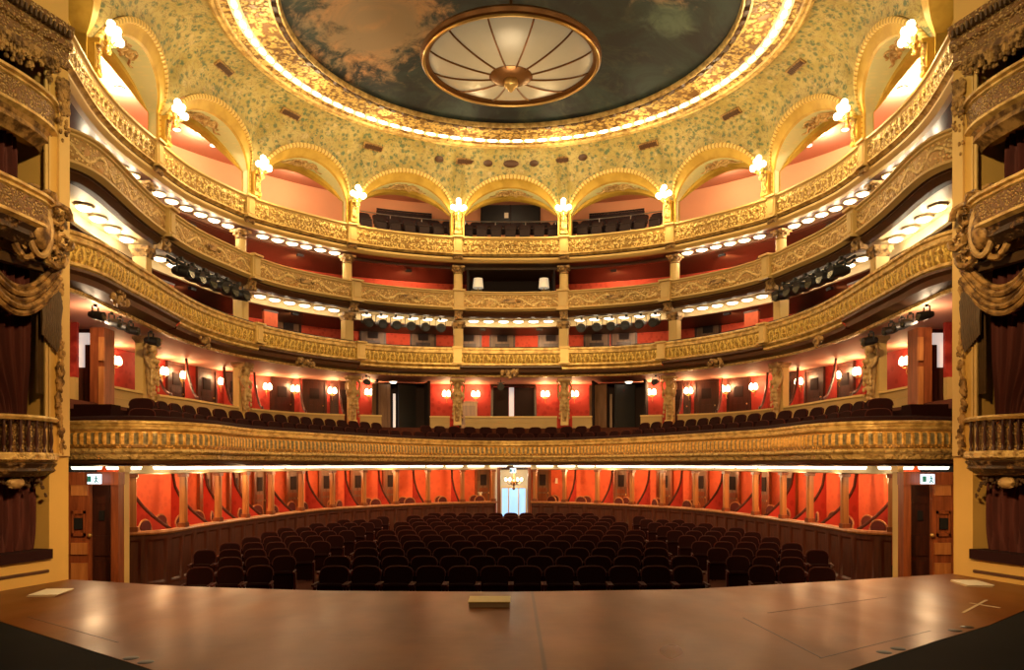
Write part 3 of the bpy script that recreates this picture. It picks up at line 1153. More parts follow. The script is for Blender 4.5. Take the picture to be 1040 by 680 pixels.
for k in range(12):
    a0 = 2 * PI * k / 12 + PI / 12
    Gd = [[((r) * math.cos(a0 + (PI / 6) * q / 8), (r) * math.sin(a0 + (PI / 6) * q / 8), dish(r) + .0) for q in range(9)] for r in np.linspace(.5, RR - .2, 9)]
    MB().grid(Gd).build('glass_panel', M['lamp_glass'], ch, fix=False)
    pts = [(r * math.cos(a0), r * math.sin(a0), dish(r) - .02) for r in np.linspace(.5, RR - .2, 12)]
    MB().tube(pts, .028, 6).build('rib', M['bronze'], ch)
MB().lathe([(.64, -.40), (.66, -.47), (.5, -.54), (.25, -.57), (.14, -.56)], n=32).build('hub', M['bronze'], ch)
fin = MB().lathe([(.20, -.56), (.22, -.66), (.21, -.74), (.13, -.80), (.10, -.86), (.03, -.92), (0, -.95)], n=20).build('finial', M['brass'], ch)
MB().lathe([(2.3, .1), (1.4, .32), (.4, .42), (.12, .5), (.05, .9), (.05, 2.4)], n=32).build('suspension', M['bronze'], ch)

# grilles and roundels set in the cove ---------------------------
def cove_pt(s, t):
    p, n = L4.pn(s)
    p = p[0] + n[0] * (.30 - lean(arch_z(s)))
    d = p - np.array([0, RC])
    d /= np.linalg.norm(d)
    q = np.array([0, RC]) + d * (RO - .05)
    za = arch_z(s)
    f = lambda t: Vector((*(p * math.cos(t * PI / 2) + q * (1 - math.cos(t * PI / 2))), za * (1 - math.sin(t * PI / 2)) + (RZ + .02) * math.sin(t * PI / 2)))
    a, b = f(t), f(min(1, t + .03))
    up = (b - a).normalized()
    nn = Vector((-d[0], -d[1], 0))
    nrm = (nn - up * nn.dot(up)).normalized()
    if nrm.z > 0:
        nrm = nn
    x = up.cross(nrm).normalized()
    return a + nrm * .035, Matrix((x, -nrm, up)).transposed()


def on_cove(o, s, t):
    p, m = cove_pt(s, t)
    o.matrix_world = Matrix.Translation(p) @ m.to_4x4()


def cove_px(x, y):
    best = None
    for s in np.linspace(-14, 14, 141):
        for t in np.linspace(.02, .98, 25):
            p, n = L4.pn(s)
            p = p[0] + n[0] * (.30 - lean(arch_z(s)))
            d = p - np.array([0, RC])
            d /= np.linalg.norm(d)
            q = np.array([0, RC]) + d * (RO - .05)
            fz, fp = math.sin(t * PI / 2), 1 - math.cos(t * PI / 2)
            r = p * (1 - fp) + q * fp
            zz = arch_z(s) * (1 - fz) + (RZ + .02) * fz
            e = (r[0] / r[1] * F + XC - x) ** 2 + (YH - (zz - EYE) / r[1] * F - y) ** 2
            if best is None or e < best[0]:
                best = (e, s, t)
    return best[1], best[2]


mb = MB().box((0, 0, 0), (.86, .05, .26))
fm = mb.mesh('frame', M['gold_old'])
mb = MB().box((0, -.03, 0), (.74, .04, .16))
for k in range(9):
    mb.box((-.32 + .08 * k, -.055, 0), (.03, .02, .15))
sm_ = mb.mesh('grille', M['brown_mould'])
gr_px = [(222, 62), (294, 115), (378, 148), (473, 163), (567, 163), (658, 148), (742, 115), (811, 62)]
for i, (x, y) in enumerate(gr_px):
    t_ = thing('air_grille', f'small oblong air grille in the leafy ceiling, {from_left(i, 8)} of eight', 'grille', group='oblong air grilles in the ceiling')
    for nm, me in (('frame', fm), ('grille', sm_)):
        o = bpy.data.objects.new(nm, me)
        COL.objects.link(o)
        o.parent = t_
    s, t = cove_px(x, y)
    on_cove(t_, s, t)
rm = MB().lathe([(0, 0), (.17, 0), (.19, .03), (.15, .05), (0, .055)], n=20)
rm.v = [(x, -zz, y) for x, y, zz in rm.v]
rme = rm.mesh('roundel', M['brown_mould'])
for i, (x, y) in enumerate([(447, 161), (495, 165), (543, 165), (591, 160)]):
    o = bpy.data.objects.new('roundel', rme)
    COL.objects.link(o)
    tag(o, f'small dark round vent in the leafy ceiling, {from_left(i, 4)} of four', 'vent', 'dark round vents over the middle arch')
    s, t = cove_px(x, y)
    on_cove(o, s, t)
    o.scale = (1, 1, .7)
o = bpy.data.objects.new('oval_vent', rme)
COL.objects.link(o)
tag(o, 'wide brown oval vent with a dark slot in the ceiling over the middle arch', 'vent')
s, t = cove_px(519, 166)
on_cove(o, s, t)
o.scale = (1.7, 1, .8)
# ------------------------------------------------------------------ light sources: hall lamps and added spots
def point(loc, w, col=(1, .72, .40), r=.12, name='lamp_light'):
    d = bpy.data.lights.new(name, 'POINT')
    d.energy, d.color, d.shadow_soft_size = w, col, r
    o = bpy.data.objects.new(name, d)
    COL.objects.link(o)
    o.location = loc
    return o


def spot(loc, target, w, ang, col=(1, .75, .45), r=.3, blend=.6):  # added fill light, not tied to a known lamp of the hall
    d = bpy.data.lights.new('work_light', 'SPOT')
    d.energy, d.color, d.shadow_soft_size, d.spot_size, d.spot_blend = w, col, r, math.radians(ang), blend
    o = bpy.data.objects.new('work_light', d)
    COL.objects.link(o)
    o.location = loc
    o.rotation_euler = (Vector(target) - Vector(loc)).to_track_quat('-Z', 'Y').to_euler()
    return o


# ------------------------------------------------------------------ columns between the tiers
def square_column(h):
    t = thing('gallery_column', '', 'column', group='cream columns carrying the balconies')
    MB().box((0, 0, h / 2), (.36, .36, h)).box((0, -.17, h * .45), (.22, .04, h * .7)).build('shaft', M['cream'], t)
    MB().box((0, 0, .12), (.46, .46, .24)).build('base', M['cream'], t)
    c = MB().box((0, 0, h - .06), (.52, .52, .12)).box((0, 0, h - .20), (.36, .36, .20), taper=1.35)
    for k in (-1, 1):
        c.tube([(k * (.22 + .06 * math.cos(a)), -.2, h - .20 + .06 * math.sin(a)) for a in np.linspace(0, 5, 10)], .03, 5)
    c.build('capital', M['gold_old'], t)
    return t


def round_column(h):
    t = thing('gallery_column', '', 'column', group='cream columns carrying the balconies')
    MB().lathe([(.20, 0), (.205, h * .3), (.185, h - .1), (.185, h)], n=20).build('shaft', M['cream'], t)
    MB().box((0, 0, .05), (.52, .52, .1)).lathe([(.25, .1), (.27, .15), (.25, .2), (.21, .24)], n=20).build('base', M['cream'], t)
    c = MB().lathe([(.19, h - .34), (.23, h - .32), (.19, h - .29), (.2, h - .2), (.27, h - .08)], n=16).box((0, 0, h - .04), (.54, .54, .08))
    for k in range(8):
        a = 2 * PI * k / 8
        c.ball((.24 * math.cos(a), .24 * math.sin(a), h - .14), .06, (1, 1, 1.2), 6, 4)
    c.build('capital', M['gold_old'], t)
    return t


H23 = 6.13 - 3.85
pc = Proto(square_column(H23 - .18))
col_px = [145, 245, 353, 465]
ss = syms(L3, col_px, .5)
for i, s in enumerate(ss):
    pc.put(L3.at(s, .50, R_(3.85)), L3.rz(s), f'square cream column on the second balcony, {from_left(i, 8)} of eight')
H34 = 8.70 - 6.25
pc = Proto(round_column(H34 - .12))
ss3 = syms(L4, [148, 245, 353, 465], .55)
for i, s in enumerate(ss3):
    pc.put(L4.at(s, .55, R_(6.25)), L4.rz(s), f'round cream column on the third balcony, {from_left(i, 8)} of eight')


# ------------------------------------------------------------------ carved half-figure supports behind the lowest balcony
def caryatid():
    t = thing('caryatid_support', '', 'statue', group='carved figure supports below the second balcony')
    h = 1.98
    f = MB()
    f.lathe([(.085, 0), (.10, .3), (.145, .75), (.19, 1.0), (.165, 1.12), (.22, 1.28), (.23, 1.40), (.14, 1.50), (.07, 1.54), (.07, 1.60)], n=16, sy=.8)
    f.ball((0, -.05, 1.70), .135, (.9, 1, 1.2), 12, 8)
    f.ball((0, .02, 1.76), .14, (1.05, .9, 1.0), 10, 6)
    for k in (-1, 1):
        f.tube([(k * .25, 0, 1.40), (k * .29, -.04, 1.28), (k * .27, -.14, 1.12), (k * .12, -.20, 1.08)], [.07, .06, .05, .04], 8)
        f.tube([(k * .30, .05, 1.42), (k * .33, 0, 1.62), (k * .26, -.02, 1.80)], [.06, .05, .045], 8)
        f.ball((k * .10, -.2, 1.30), .07, (1, 1, 1), 8, 6)
        for q in range(5):
            f.ball((k * (.16 + .02 * q), -.14, 1.0 - .17 * q), .085 - .008 * q, (1, .8, 1.3), 6, 4)
    for q in range(6):
        f.ball((.04 * (-1) ** q, -.20 + .02 * q, .98 - .15 * q), .075, (1.2, .8, 1), 6, 4)
    fm = f.mesh('figure', M['gold_stat'])
    o = bpy.data.objects.new('figure', fm)
    COL.objects.link(o)
    md = o.modifiers.new('r', 'REMESH')
    md.mode, md.voxel_size = 'VOXEL', .026
    md.use_smooth_shade = True
    dg = bpy.context.evaluated_depsgraph_get()
    dg.update()
    me = bpy.data.meshes.new_from_object(o.evaluated_get(dg))
    o.modifiers.clear()
    o.data = me
    o.parent = t
    MB().box((0, .26, h / 2), (.38, .26, h)).box((0, .10, .08), (.36, .5, .16)).build('pilaster', M['cream'], t)
    c = MB().box((0, .1, h - .03), (.66, .62, .10)).box((0, .1, h - .12), (.5, .5, .1), taper=1.2)
    for k in (-1, 1):
        c.tube([(k * (.26 + .09 * math.cos(a)), -.14, h - .17 + .09 * math.sin(a)) for a in np.linspace(0, 5.5, 12)], .035, 5)
    c.build('capital', M['gold_stat'], t)
    return t


pc = Proto(caryatid())
cs = syms(BOX, [152, 248, 358, 465], -.1)
for i, s in enumerate(cs):
    pc.put(BOX.at(s, -.12, R_(1.60)), BOX.rz(s), f'carved gilded half-figure support behind the lowest balcony, {from_left(i, 8)} of eight', scale=(.86, .9, .965))

# ------------------------------------------------------------------ low box fronts, partitions, doors, wall lamps of the lowest tier
fronts = []
eb = [BOX.px(96)] + [BOX.px(x) for x in (152, 248, 358)] + [BOX.px(465)]
fr = [(eb[0], eb[1]), (eb[1], eb[2]), (eb[2], eb[3]), (eb[3], BOX.px(396)), (BOX.px(429), eb[4]), (eb[4], -eb[4])]
fr = fr + [(-b, -a) for a, b in fr[:-1][::-1]]
for i, (a, b) in enumerate(fr):
    t = thing('box_parapet', f'low cream box front behind the balcony seats, {from_left(i, 11)} of eleven', 'box front', group='cream box fronts behind the balcony seats')
    BOX.strip(MB(), [(.10, R_(.80)), (.10, R_(1.94)), (0, R_(1.94)), (0, R_(1.72)), (-.02, R_(1.70)), (-.02, R_(.80))], a + .32, b - .32, step=.2, caps=True).build('panel', M['ochre_panel'], t, fix=False)
    BOX.strip(MB(), [(.14, R_(1.94)), (.14, R_(1.99)), (-.05, R_(1.99)), (-.05, R_(1.93)), (.14, R_(1.94))], a + .31, b - .31, step=.2, caps=True).build('top_rail', M['cream'], t, fix=False)

# partitions with a sweeping top
poly = [(.28, 0), (2.05, 0), (2.05, 2.05)] + [(2.05 - 1.7 * (k / 10), 2.05 - 1.45 * (math.sin(k / 10 * PI / 2)) ** .7) for k in range(1, 11)] + [(.28, .45)]
t = thing('box_partition', '', 'partition', group='swept red partitions between the boxes')
MB().prism(poly, -.03, .03, axis='x').build('panel', M['crimson'], t)
MB().tube([(0, a, b) for a, b in poly[2:]], .045, 6).build('edge_rail', M['wood_dark'], t)
pc = Proto(t)
part_px = [177, 206, 240, 268, 312, 350]
ps = [BOX.px(x) for x in part_px]
ps = ps + [-s for s in ps[::-1]]
for i, s in enumerate(ps):
    p_ = BOX.at(s, 0, R_(1.50))
    pc.put(p_, math.atan2(p_.y - 11, p_.x) - PI / 2, f'swept red partition between balcony boxes, {from_left(i, 12)} of twelve')


def box_door(w, h, m1, m2, label, group):
    t = thing('panelled_doorway', label, 'door', group=group)
    lf = MB().box((0, 0, h / 2), (w, .06, h)).build('leaf', m1, t)
    f = MB()
    for x in (-w / 2, w / 2):
        f.box((x, -.03, h / 2), (.09, .10, h))
    f.box((0, -.03, h + .03), (w + .09, .10, .09))
    f.build('frame', m2, t)
    MB().box((0, -.04, h * .74), (w * .42, .03, h * .22)).build('window', M['dark'], lf)
    p = MB()
    p.box((0, -.035, h * .30), (w * .6, .02, h * .34))
    p.box((0, -.035, h * .54), (w * .6, .02, h * .08))
    p.build('panel', m2, lf)
    MB().ball((w * .38, -.06, h * .48), .035, (1, 1, 1), 8, 6).build('handle', M['brass'], lf)
    return t


pc = Proto(box_door(.95, 1.95, M['wood_dark'], M['wood_dark'], '', 'dark doors at the back of the balcony boxes'))
dpx = [176, 208, 236, 285, 319, 347]
ds = [B1.px(x) for x in dpx]
ds = ds + [-s for s in ds[::-1]]
ds = [s for k, s in enumerate(ds) if k == 0 or s - ds[k - 1] > 1.15]
for i, s in enumerate(ds):
    pc.put(B1.at(s, -.06, R_(1.52)), B1.rz(s), f'dark wooden door behind the balcony boxes, {from_left(i, len(ds))}')

# dark entrances with open leaves, px 396..429
for sgn, nm in ((-1, 'left of'), (1, 'right of')):
    s = sgn * abs(BOX.px(412))
    t = thing('entrance_opening', f'dark curtained entrance with half open door {nm} the middle box', 'doorway')
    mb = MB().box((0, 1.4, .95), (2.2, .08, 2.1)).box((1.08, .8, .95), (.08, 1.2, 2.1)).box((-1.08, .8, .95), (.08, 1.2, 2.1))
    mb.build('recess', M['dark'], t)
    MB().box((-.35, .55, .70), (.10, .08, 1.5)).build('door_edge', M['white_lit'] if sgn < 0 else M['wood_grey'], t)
    MB().box((.20, .7, .85), (.9, .07, 2.0), rz=.5).build('door_leaf', M['black'], t)
    MB().box((-.9, .5, .85), (.8, .06, 2.0), rz=-.3 * sgn).build('grey_leaf', M['wood_grey'], t)
    MB().box((0, -.1, -.66), (1.0, .3, .06)).box((0, .2, -.52), (1.0, .3, .06)).build('step', M['cream'], t)
    t.location = BOX.at(s, .3, R_(1.50))
    t.rotation_euler[2] = BOX.rz(s)

# middle box: doors standing open on a bright corridor
t = thing('corridor_door', 'half open dark door on a bright corridor at the middle box', 'door', (BOX.at(0, 2.1, R_(1.5))))
MB().box((-.46, 0, .95), (.70, .06, 1.9)).box((.60, 0, .95), (.90, .06, 1.9)).build('leaf', M['dark'], t)
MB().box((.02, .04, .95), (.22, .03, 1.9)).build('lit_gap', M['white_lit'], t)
MB().box((-.84, -.04, .98), (.10, .1, 1.98)).box((1.08, -.04, .98), (.10, .1, 1.98)).box((.1, -.04, 1.98), (2.0, .1, .1)).build('frame', M['wood_dark'], t)
# small wooden cupboard in the box by the middle
t = thing('wooden_cabinet', 'small amber wooden cabinet beside the lamp left of the middle box', 'cabinet', BOX.at(BOX.px(476), .5, R_(1.5)), BOX.rz(BOX.px(476)))
MB().box((0, 0, .55), (.75, .4, 1.1)).box((0, 0, 1.12), (.82, .46, .05)).build('body', M['wood_post'], t)
MB().box((0, -.21, .55), (.6, .02, .8)).build('door', M['wood'], t)

# wall lamps of the boxes
t = thing('box_wall_lamp', '', 'wall lamp', group='lit wall lamps in the balcony boxes')
b = MB().ball((0, 0, 0), .06, (1, .6, 1.6), 8, 6).tube([(-.13, -.12, .02), (-.07, -.10, -.06), (0, -.03, -.05), (.07, -.10, -.06), (.13, -.12, .02)], .016, 6)
b.tube([(0, -.02, -.05), (0, -.05, -.18), (.02, -.03, -.26)], .014, 5)
b.build('bracket', M['brass'], t)
for k in (-1, 1):
    MB().lathe([(.045, .0), (.08, .03), (.092, .10), (.075, .19), (.04, .25), (0, .27)], (k * .105, -.12, .02), 12).build('lamp_shade', M['sconce'], t)
pc = Proto(t)
spx = [116, 165, 185, 224, 271, 299, 337, 374, 454, 483]
sl = [B1.px(x, -.3) for x in spx]
sl = sl + [-s for s in sl[::-1]]
for i, s in enumerate(sl):
    p = B1.at(s, -.26, R_(2.95))
    pc.put(p, B1.rz(s), f'lit twin-shade lamp on the red box wall, {from_left(i, 20)} of twenty', scale=1.0)
    point(B1.at(s, -.42, R_(3.24)), 50, (1, .58, .26), .08)

# two small ceiling lamps by the dark entrances
t = thing('entrance_lamp', '', 'ceiling lamp', group='small white lamps over the dark entrances')
MB().lathe([(0, -.07), (.12, -.05), (.15, 0), (.15, .02), (0, .02)], n=14).build('diffuser', M['lamp'], t)
MB().lathe([(.15, 0), (.19, 0), (.19, .04), (.15, .04)], n=14).build('rim', M['chrome'], t)
pc = Proto(t)
for sgn, nm in ((-1, 'left'), (1, 'right')):
    s = sgn * abs(BOX.px(402))
    pc.put(BOX.at(s, .6, R_(3.42)), 0, f'small white ceiling lamp over the {nm} dark entrance behind the balcony seats')

# wooden end posts and the bright doorway beside the proscenium (lowest tier)
for sgn, nm in ((-1, 'left'), (1, 'right')):
    def E(x, y, D):
        v = W(x, y, D)
        return Vector((v.x * (-sgn), v.y, v.z))
    def bx(x0, x1, y0, y1, D, dp=.12):
        a, b_ = E(x0, y0, D), E(x1, y1, D)
        return ((a + b_) / 2, (abs(b_.x - a.x), dp, abs(b_.z - a.z)))
    t = thing('panelled_post', f'tall mahogany panelled post at the {nm} end of the balcony boxes', 'post')
    c, d = bx(97, 111, 334, 418, 19.0, .5)
    MB().box(c, d).build('post', M['wood'], t)
    c, d = bx(100.5, 106, 342, 366, 18.7, .05)
    MB().box(c, d).build('upper_panel', M['wood_post'], t)
    c, d = bx(100.5, 106, 372, 412, 18.7, .05)
    MB().box(c, d).build('lower_panel', M['wood_post'], t)
    t = thing('corridor_door', f'open doorway to a bright corridor beside the {nm} proscenium pier', 'door')
    c, d = bx(79, 91, 338, 374, 19.6, .05)
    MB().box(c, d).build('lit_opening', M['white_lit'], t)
    c, d = bx(87, 95, 350, 420, 19.3, .06)
    MB().box(c, d).build('leaf', M['wood_dark'], t)
    c, d = bx(77, 91, 373, 420, 19.5, .05)
    MB().box(c, d).build('lower_panel', M['wood_dark'], t)
    c, d = bx(66, 79, 325, 383, 19.4, .1)
    o = struct(MB().box(c, d).build('wall_end_' + nm, M['crimson']))
    c, d = bx(66, 78, 383, 420, 19.2, .15)
    o = struct(MB().box(c, d).build('trim_end_' + nm, M['cream']))
    c, d = bx(40, 100, 250, 470, 20.4, .12)
    o = struct(MB().box(c, d).build('wall_corridor_' + nm, M['wood_dark']))
    # dark seat risers at the end of the balcony
    t = thing('seat_riser', f'dark plush covered step at the {nm} end of the balcony seats', 'step')
    c, d = bx(75, 122, 416, 428, 17.0, .8)
    MB().box(c, d).build('body', M['velvet'], t)
    c, d = bx(80, 118, 411, 416, 17.1, .4)
    MB().box(c, d).build('upper_step', M['velvet'], t)
    point(E(100, 330, 17.6), 60, (1, .7, .42), .15)

# ------------------------------------------------------------------ second and third tier interiors
pc = Proto(box_door(1.1, 2.0, M['wood_grey'], M['wood_dark'], '', 'wooden doors at the back of the second balcony'))
dpx = [210, 292, 316, 378, 402, 430, 476, 510]
ds = [B2.px(x) for x in dpx]
ds = ds + [-s for s in ds[::-1]]
ds = [s for k, s in enumerate(ds) if k == 0 or s - ds[k - 1] > 1.15]
for i, s in enumerate(ds):
    pc.put(B2.at(s, -.05, R_(4.4)), B2.rz(s), f'brown panelled door behind the second balcony, {from_left(i, len(ds))}')
t = thing('side_screen', '', 'screen', group='orange side screens in the upper tiers')
MB().box((0, 0, .85), (.62, .10, 1.7)).build('panel', M['orange'], t)
MB().box((0, 0, 1.73), (.68, .14, .06)).box((0, 0, .06), (.68, .14, .12)).build('frame', M['wood_dark'], t)
pc = Proto(t)
k = 0
for c, zz, pxs, lv in ((L2, 4.3, [169, 274], 'second'), (L3, 6.6, [169], 'third')):
    s_l = [c.px(x, 2.0) for x in pxs]
    s_l = s_l + [-s for s in s_l[::-1]]
    for i, s in enumerate(s_l):
        pc.put(c.at(s, 2.0, R_(zz - .3)), c.rz(s), f'upright orange red screen behind the {lv} balcony, {from_left(i, len(s_l))} of {["", "", "two", "", "four"][len(s_l)]}')

# control booth on the third tier
t = thing('control_booth', 'dark control booth with a pale wall behind the middle of the third balcony', 'booth', L3.at(0, 1.6, R_(6.4)))
MB().box((0, 2.2, 1.1), (3.8, .08, 2.0)).box((-1.9, 1.1, 1.1), (.08, 2.2, 2.0)).box((1.9, 1.1, 1.1), (.08, 2.2, 2.0)).build('shell', M['dark'], t)
MB().box((-1.6, 2.1, .95), (.5, .05, 1.5)).box((1.6, 2.1, .95), (.4, .05, 1.5)).build('pale_wall', M['booth'], t)
MB().box((0, .35, .72), (3.6, .5, .08)).box((0, .25, .35), (3.6, .06, .7)).build('desk', M['black'], t)
t = thing('booth_lamp', '', 'lamp', group='shaded lamps in the control booth')
MB().lathe([(.10, 0), (.11, .02), (.02, .05), (.02, .30)], n=14).build('base', M['brass'], t)
MB().lathe([(.24, .26), (.20, .68)], n=18).build('lamp_shade', M['screen'], t)
pc = Proto(t)
for sgn, nm in ((-1, 'left'), (1, 'right')):
    pc.put(L3.at(sgn * 1.22, 2.0, R_(7.50)), 0, f'glowing lamp shade on the control booth desk, {nm} one of two')
t = thing('mixing_monitor', 'low grey monitor glinting on the control booth desk', 'monitor', L3.at(.1, 1.95, R_(7.16)))
MB().box((0, 0, .16), (.5, .05, .28)).build('screen', M['black'], t)
MB().box((0, .02, .02), (.2, .16, .03)).build('stand', M['chrome'], t)

# ------------------------------------------------------------------ seats
def seat(name, cat, group, fabric, legs=True):
    t = thing(name, '', cat, group=group)
    w, h = .25, .44
    out = [(-w * .94, 0), (w * .94, 0), (w, h * .62)] + [(w * (abs(math.cos(a)) ** .55) * (1 if math.cos(a) > 0 else -1), h * .66 + h * .34 * math.sin(a) ** .8) for a in np.linspace(.12, PI - .12, 11)] + [(-w, h * .62)]
    m = MB().prism(out, .17, .25, axis='y')
    m.v = [(x, y + .16 * (z / .5), z + .42) for x, y, z in m.v]
    m.build('backrest', fabric, t, sharp=50)
    m = MB()
    edge = [(x * 1.03, .17 + .16 * (z / .5) + .03, z + .425) for x, z in out[2:]]
    m.tube(edge, .017, 5)
    m.build('back_rim', M['seat_wood'], t)
    # tipped-up seat pad
    m = MB().box((0, .03, .40), (.46, .15, .34), taper=.96)
    m.tube([(-.21, -.03, .575), (-.1, -.045, .585), (.1, -.045, .585), (.21, -.03, .575)], .040, 6)
    m.build('seat_cushion', fabric, t, sharp=50)
    if legs:
        for k in (-1, 1):
            a = MB().box((k * .262, .08, .28), (.04, .26, .56)).box((k * .262, .0, .60), (.046, .40, .035))
            a.build('armrest', M['seat_wood'], t)
    return t


def rail_y(X):
    i = np.argmin(np.abs(RAIL.P[:, 0] - X) + (RAIL.P[:, 1] < 16) * 50)
    return RAIL.P[i, 1]


pc = Proto(seat('stalls_armchair', 'seat', 'dark red seats in the stalls', M['velvet']))
HFZ = HF
# centre block: straight rows facing the stage
n_rows = 12
for r in range(n_rows):
    D = 13.45 + 1.5 * r
    half = 6 if r < 2 else 6.5 if r % 2 else 6
    nseat = 12 if (r % 2 == 0) else 13
    if r > 9:
        nseat = 12 - (r - 9)
    for j in range(nseat):
        X = (j - (nseat - 1) / 2) * .575
        if abs(X) < .5 and r == n_rows - 1:
            continue
        if D > rail_y(X) - .75:
            continue
        pc.put((X, D, HFZ), 0.0, f'dark red seat in the {nth(r + 1)} stalls row from the stage, {nth(j + 1)} from the left aisle')
# side blocks
def rail_x(Y):
    q = RAIL.P[RAIL.P[:, 0] < 0]
    i = np.argmin(np.abs(q[:, 1] - Y))
    return abs(q[i, 0])


for sgn, nm in ((-1, 'left'), (1, 'right')):
    for r in range(10):
        D = 13.5 + 1.46 * r
        j = 0
        while True:
            X = 4.45 + j * .50
            lim = min(6.85, rail_x(max(D, 16.9)) - .55) if r > 1 else 5.55 + .35 * r
            if X > lim or D > rail_y(X + .2) - .7:
                break
            pc.put((sgn * X, D - .10 * j, HFZ), -sgn * .18, f'dark red seat, {nth(r + 1)} row of the {nm} side block, {nth(j + 1)} from the aisle', scale=(.86, 1, 1))
            j += 1

pc = Proto(seat('balcony_armchair', 'seat', 'dark seats on the lowest balcony', M['velvet'], legs=False))
for r, (off, zb) in enumerate(((.78, .36), (1.42, .64))):
    c = offset_curve(L1, off)
    lim = abs(c.px(127))
    n = int(2 * lim / .625)
    for i in range(n):
        s = -lim + (i + .5) * 2 * lim / n
        if r == 1 and abs(abs(s) - abs(c.px(412))) < .7:
            continue
        pc.put(c.at(s, 0, R_(zb)), c.rz(s), f'dark seat in the {["front", "second"][r]} row of the lowest balcony, {nth(i + 1)} of {n} from the left')
for r, (off, zb) in enumerate(((1.3, 9.42), (2.5, 9.85))):
    pass
pc = Proto(seat('gallery_armchair', 'seat', 'purple seats in the top gallery', M['velvet_purple'], legs=False))
for r, (off, zb) in enumerate(((1.2, 9.86), (2.4, 10.35))):
    c = offset_curve(L4, off)
    lim = abs(c.px(365))
    n = int(2 * lim / .62)
    for i in range(n):
        s = -lim + (i + .5) * 2 * lim / n
        pc.put(c.at(s, 0, R_(zb)), c.rz(s), f'purple seat in the {["front", "second"][r]} row of the top gallery, {nth(i + 1)} of {n} from the left')
for sgn, nm in ((-1, 'left'), (0, 'middle'), (1, 'right')):
    t = thing('guard_rail', f'thin steel guard rail among the gallery seats in the {nm} of the three back bays', 'railing')
    c = offset_curve(L4, 1.9)
    a, b_ = (c.px(362), c.px(462)) if sgn < 0 else ((c.px(470), -c.px(470)) if sgn == 0 else (-c.px(462), -c.px(362)))
    for zz in (11.0, 10.7):
        MB().tube([c.at(s, 0, R_(zz)) for s in np.linspace(a, b_, 14)], .022, 6).build('rail', M['chrome'], t)
    for s in np.linspace(a + .1, b_ - .1, 4):
        MB().tube([c.at(s, 0, R_(9.5)), c.at(s, 0, R_(11.0))], .02, 6).build('post', M['chrome'], t)
t = thing('projection_window', 'wide black projection window at the back of the middle gallery bay', 'window', B4.at(0, -.1, R_(11.5)))
MB().box((0, 0, .55), (2.8, .08, 1.2)).build('dark_glass', M['black'], t)
f = MB()
for x in (-1.42, 0, 1.42):
    f.box((x, -.04, .55), (.08, .08, 1.26))
f.box((0, -.04, 1.17), (2.9, .08, .08)).box((0, -.04, -.07), (2.9, .08, .08))
f.build('frame', M['dark'], t)
o = MB().box((-.2, -.20, .0), (.20, .01, .26)).build('paper_notice', M['paper'], loc=B4.at(0, 0, R_(12.1)))
tag(o, 'small white notice stuck on the black projection window', 'notice')
for sgn, nm in ((-1, 'left'), (1, 'right')):
    t = thing('gallery_bench', f'dark tiered bench at the back of the bay {nm} of the middle arch', 'bench')
    c = offset_curve(L4, 3.7)
    a, b_ = sorted((sgn * abs(c.px(385)), sgn * abs(c.px(440))))
    c.strip(MB(), [(.5, R_(9.7)), (.5, R_(11.85)), (.4, R_(11.9)), (.3, R_(11.3)), (-.2, R_(11.2)), (-.2, R_(9.7))], a, b_, caps=True).build('backrest', M['velvet_purple'], t, fix=False)
    c.strip(MB(), [(.45, R_(11.92)), (.45, R_(11.98)), (.38, R_(11.98)), (.38, R_(11.92))], a, b_, caps=True).build('top_rail', M['dark'], t, fix=False)

# ------------------------------------------------------------------ ceiling lamps under the tiers
t = thing('soffit_lamp', '', 'ceiling lamp', group='bright lamps under the balconies')
MB().lathe([(0, -.06), (.12, -.05), (.165, -.025), (.17, 0), (0, 0)], n=18, sx=1.25).build('diffuser', M['lamp'], t)
MB().lathe([(.17, 0), (.21, 0), (.21, .03), (.17, .03)], n=18, sx=1.22).build('rim', M['cream_lit'], t)
pc = Proto(t)


def lamp_run(c, off, zz, xa, xb, n, where, w):
    for sgn, nm in ((-1, 'left'), (1, 'right')):
        if xb > 519 and sgn > 0:
            break
        a, b_ = c.px(xa, off), c.px(xb, off)
        cen = xb > 519
        for i in range(n):
            s = a + (b_ - a) * (i + .5) / n
            s = s * (-sgn) if not cen else s
            lab = f'lamp under the {where}' + (f' on the {nm}, {nth(i + 1)} from the stage' if not cen else f', {nth(i + 1)} from the left')
            pc.put(c.at(s, off, R_(zz - .045)), c.rz(s), lab)
            point(c.at(s, off + .05, R_(zz - .28)), w / n, (1, .80, .52), .06)


lamp_run(L4, .70, 8.69, 82, 140, 5, 'top balcony beside the proscenium', 90)
lamp_run(L4, .70, 8.69, 156, 239, 6, 'top balcony in the second bay', 110)
lamp_run(L4, .70, 8.69, 259, 347, 6, 'top balcony in the third bay', 110)
lamp_run(L3, .80, 6.12, 78, 136, 4, 'third balcony beside the proscenium', 110)
lamp_run(L3, .80, 6.12, 156, 239, 6, 'third balcony in the second bay', 26)
lamp_run(L3, .80, 6.12, 257, 346, 6, 'third balcony in the third bay', 26)
lamp_run(L3, .80, 6.12, 365, 457, 6, 'third balcony in the fourth bay', 24)
lamp_run(L3, .80, 6.12, 473, 565, 6, 'third balcony in the middle bay', 22)
t = thing('wall_washer', '', 'spotlight', group='small wall washing lamps behind the balcony beams')  # added fixtures that brighten the red back walls
MB().box((0, 0, -.05), (.26, .12, .10)).build('housing', M['black'], t)
MB().box((0, .062, -.06), (.20, .01, .06)).build('lens', M['lamp'], t)
pc = Proto(t)
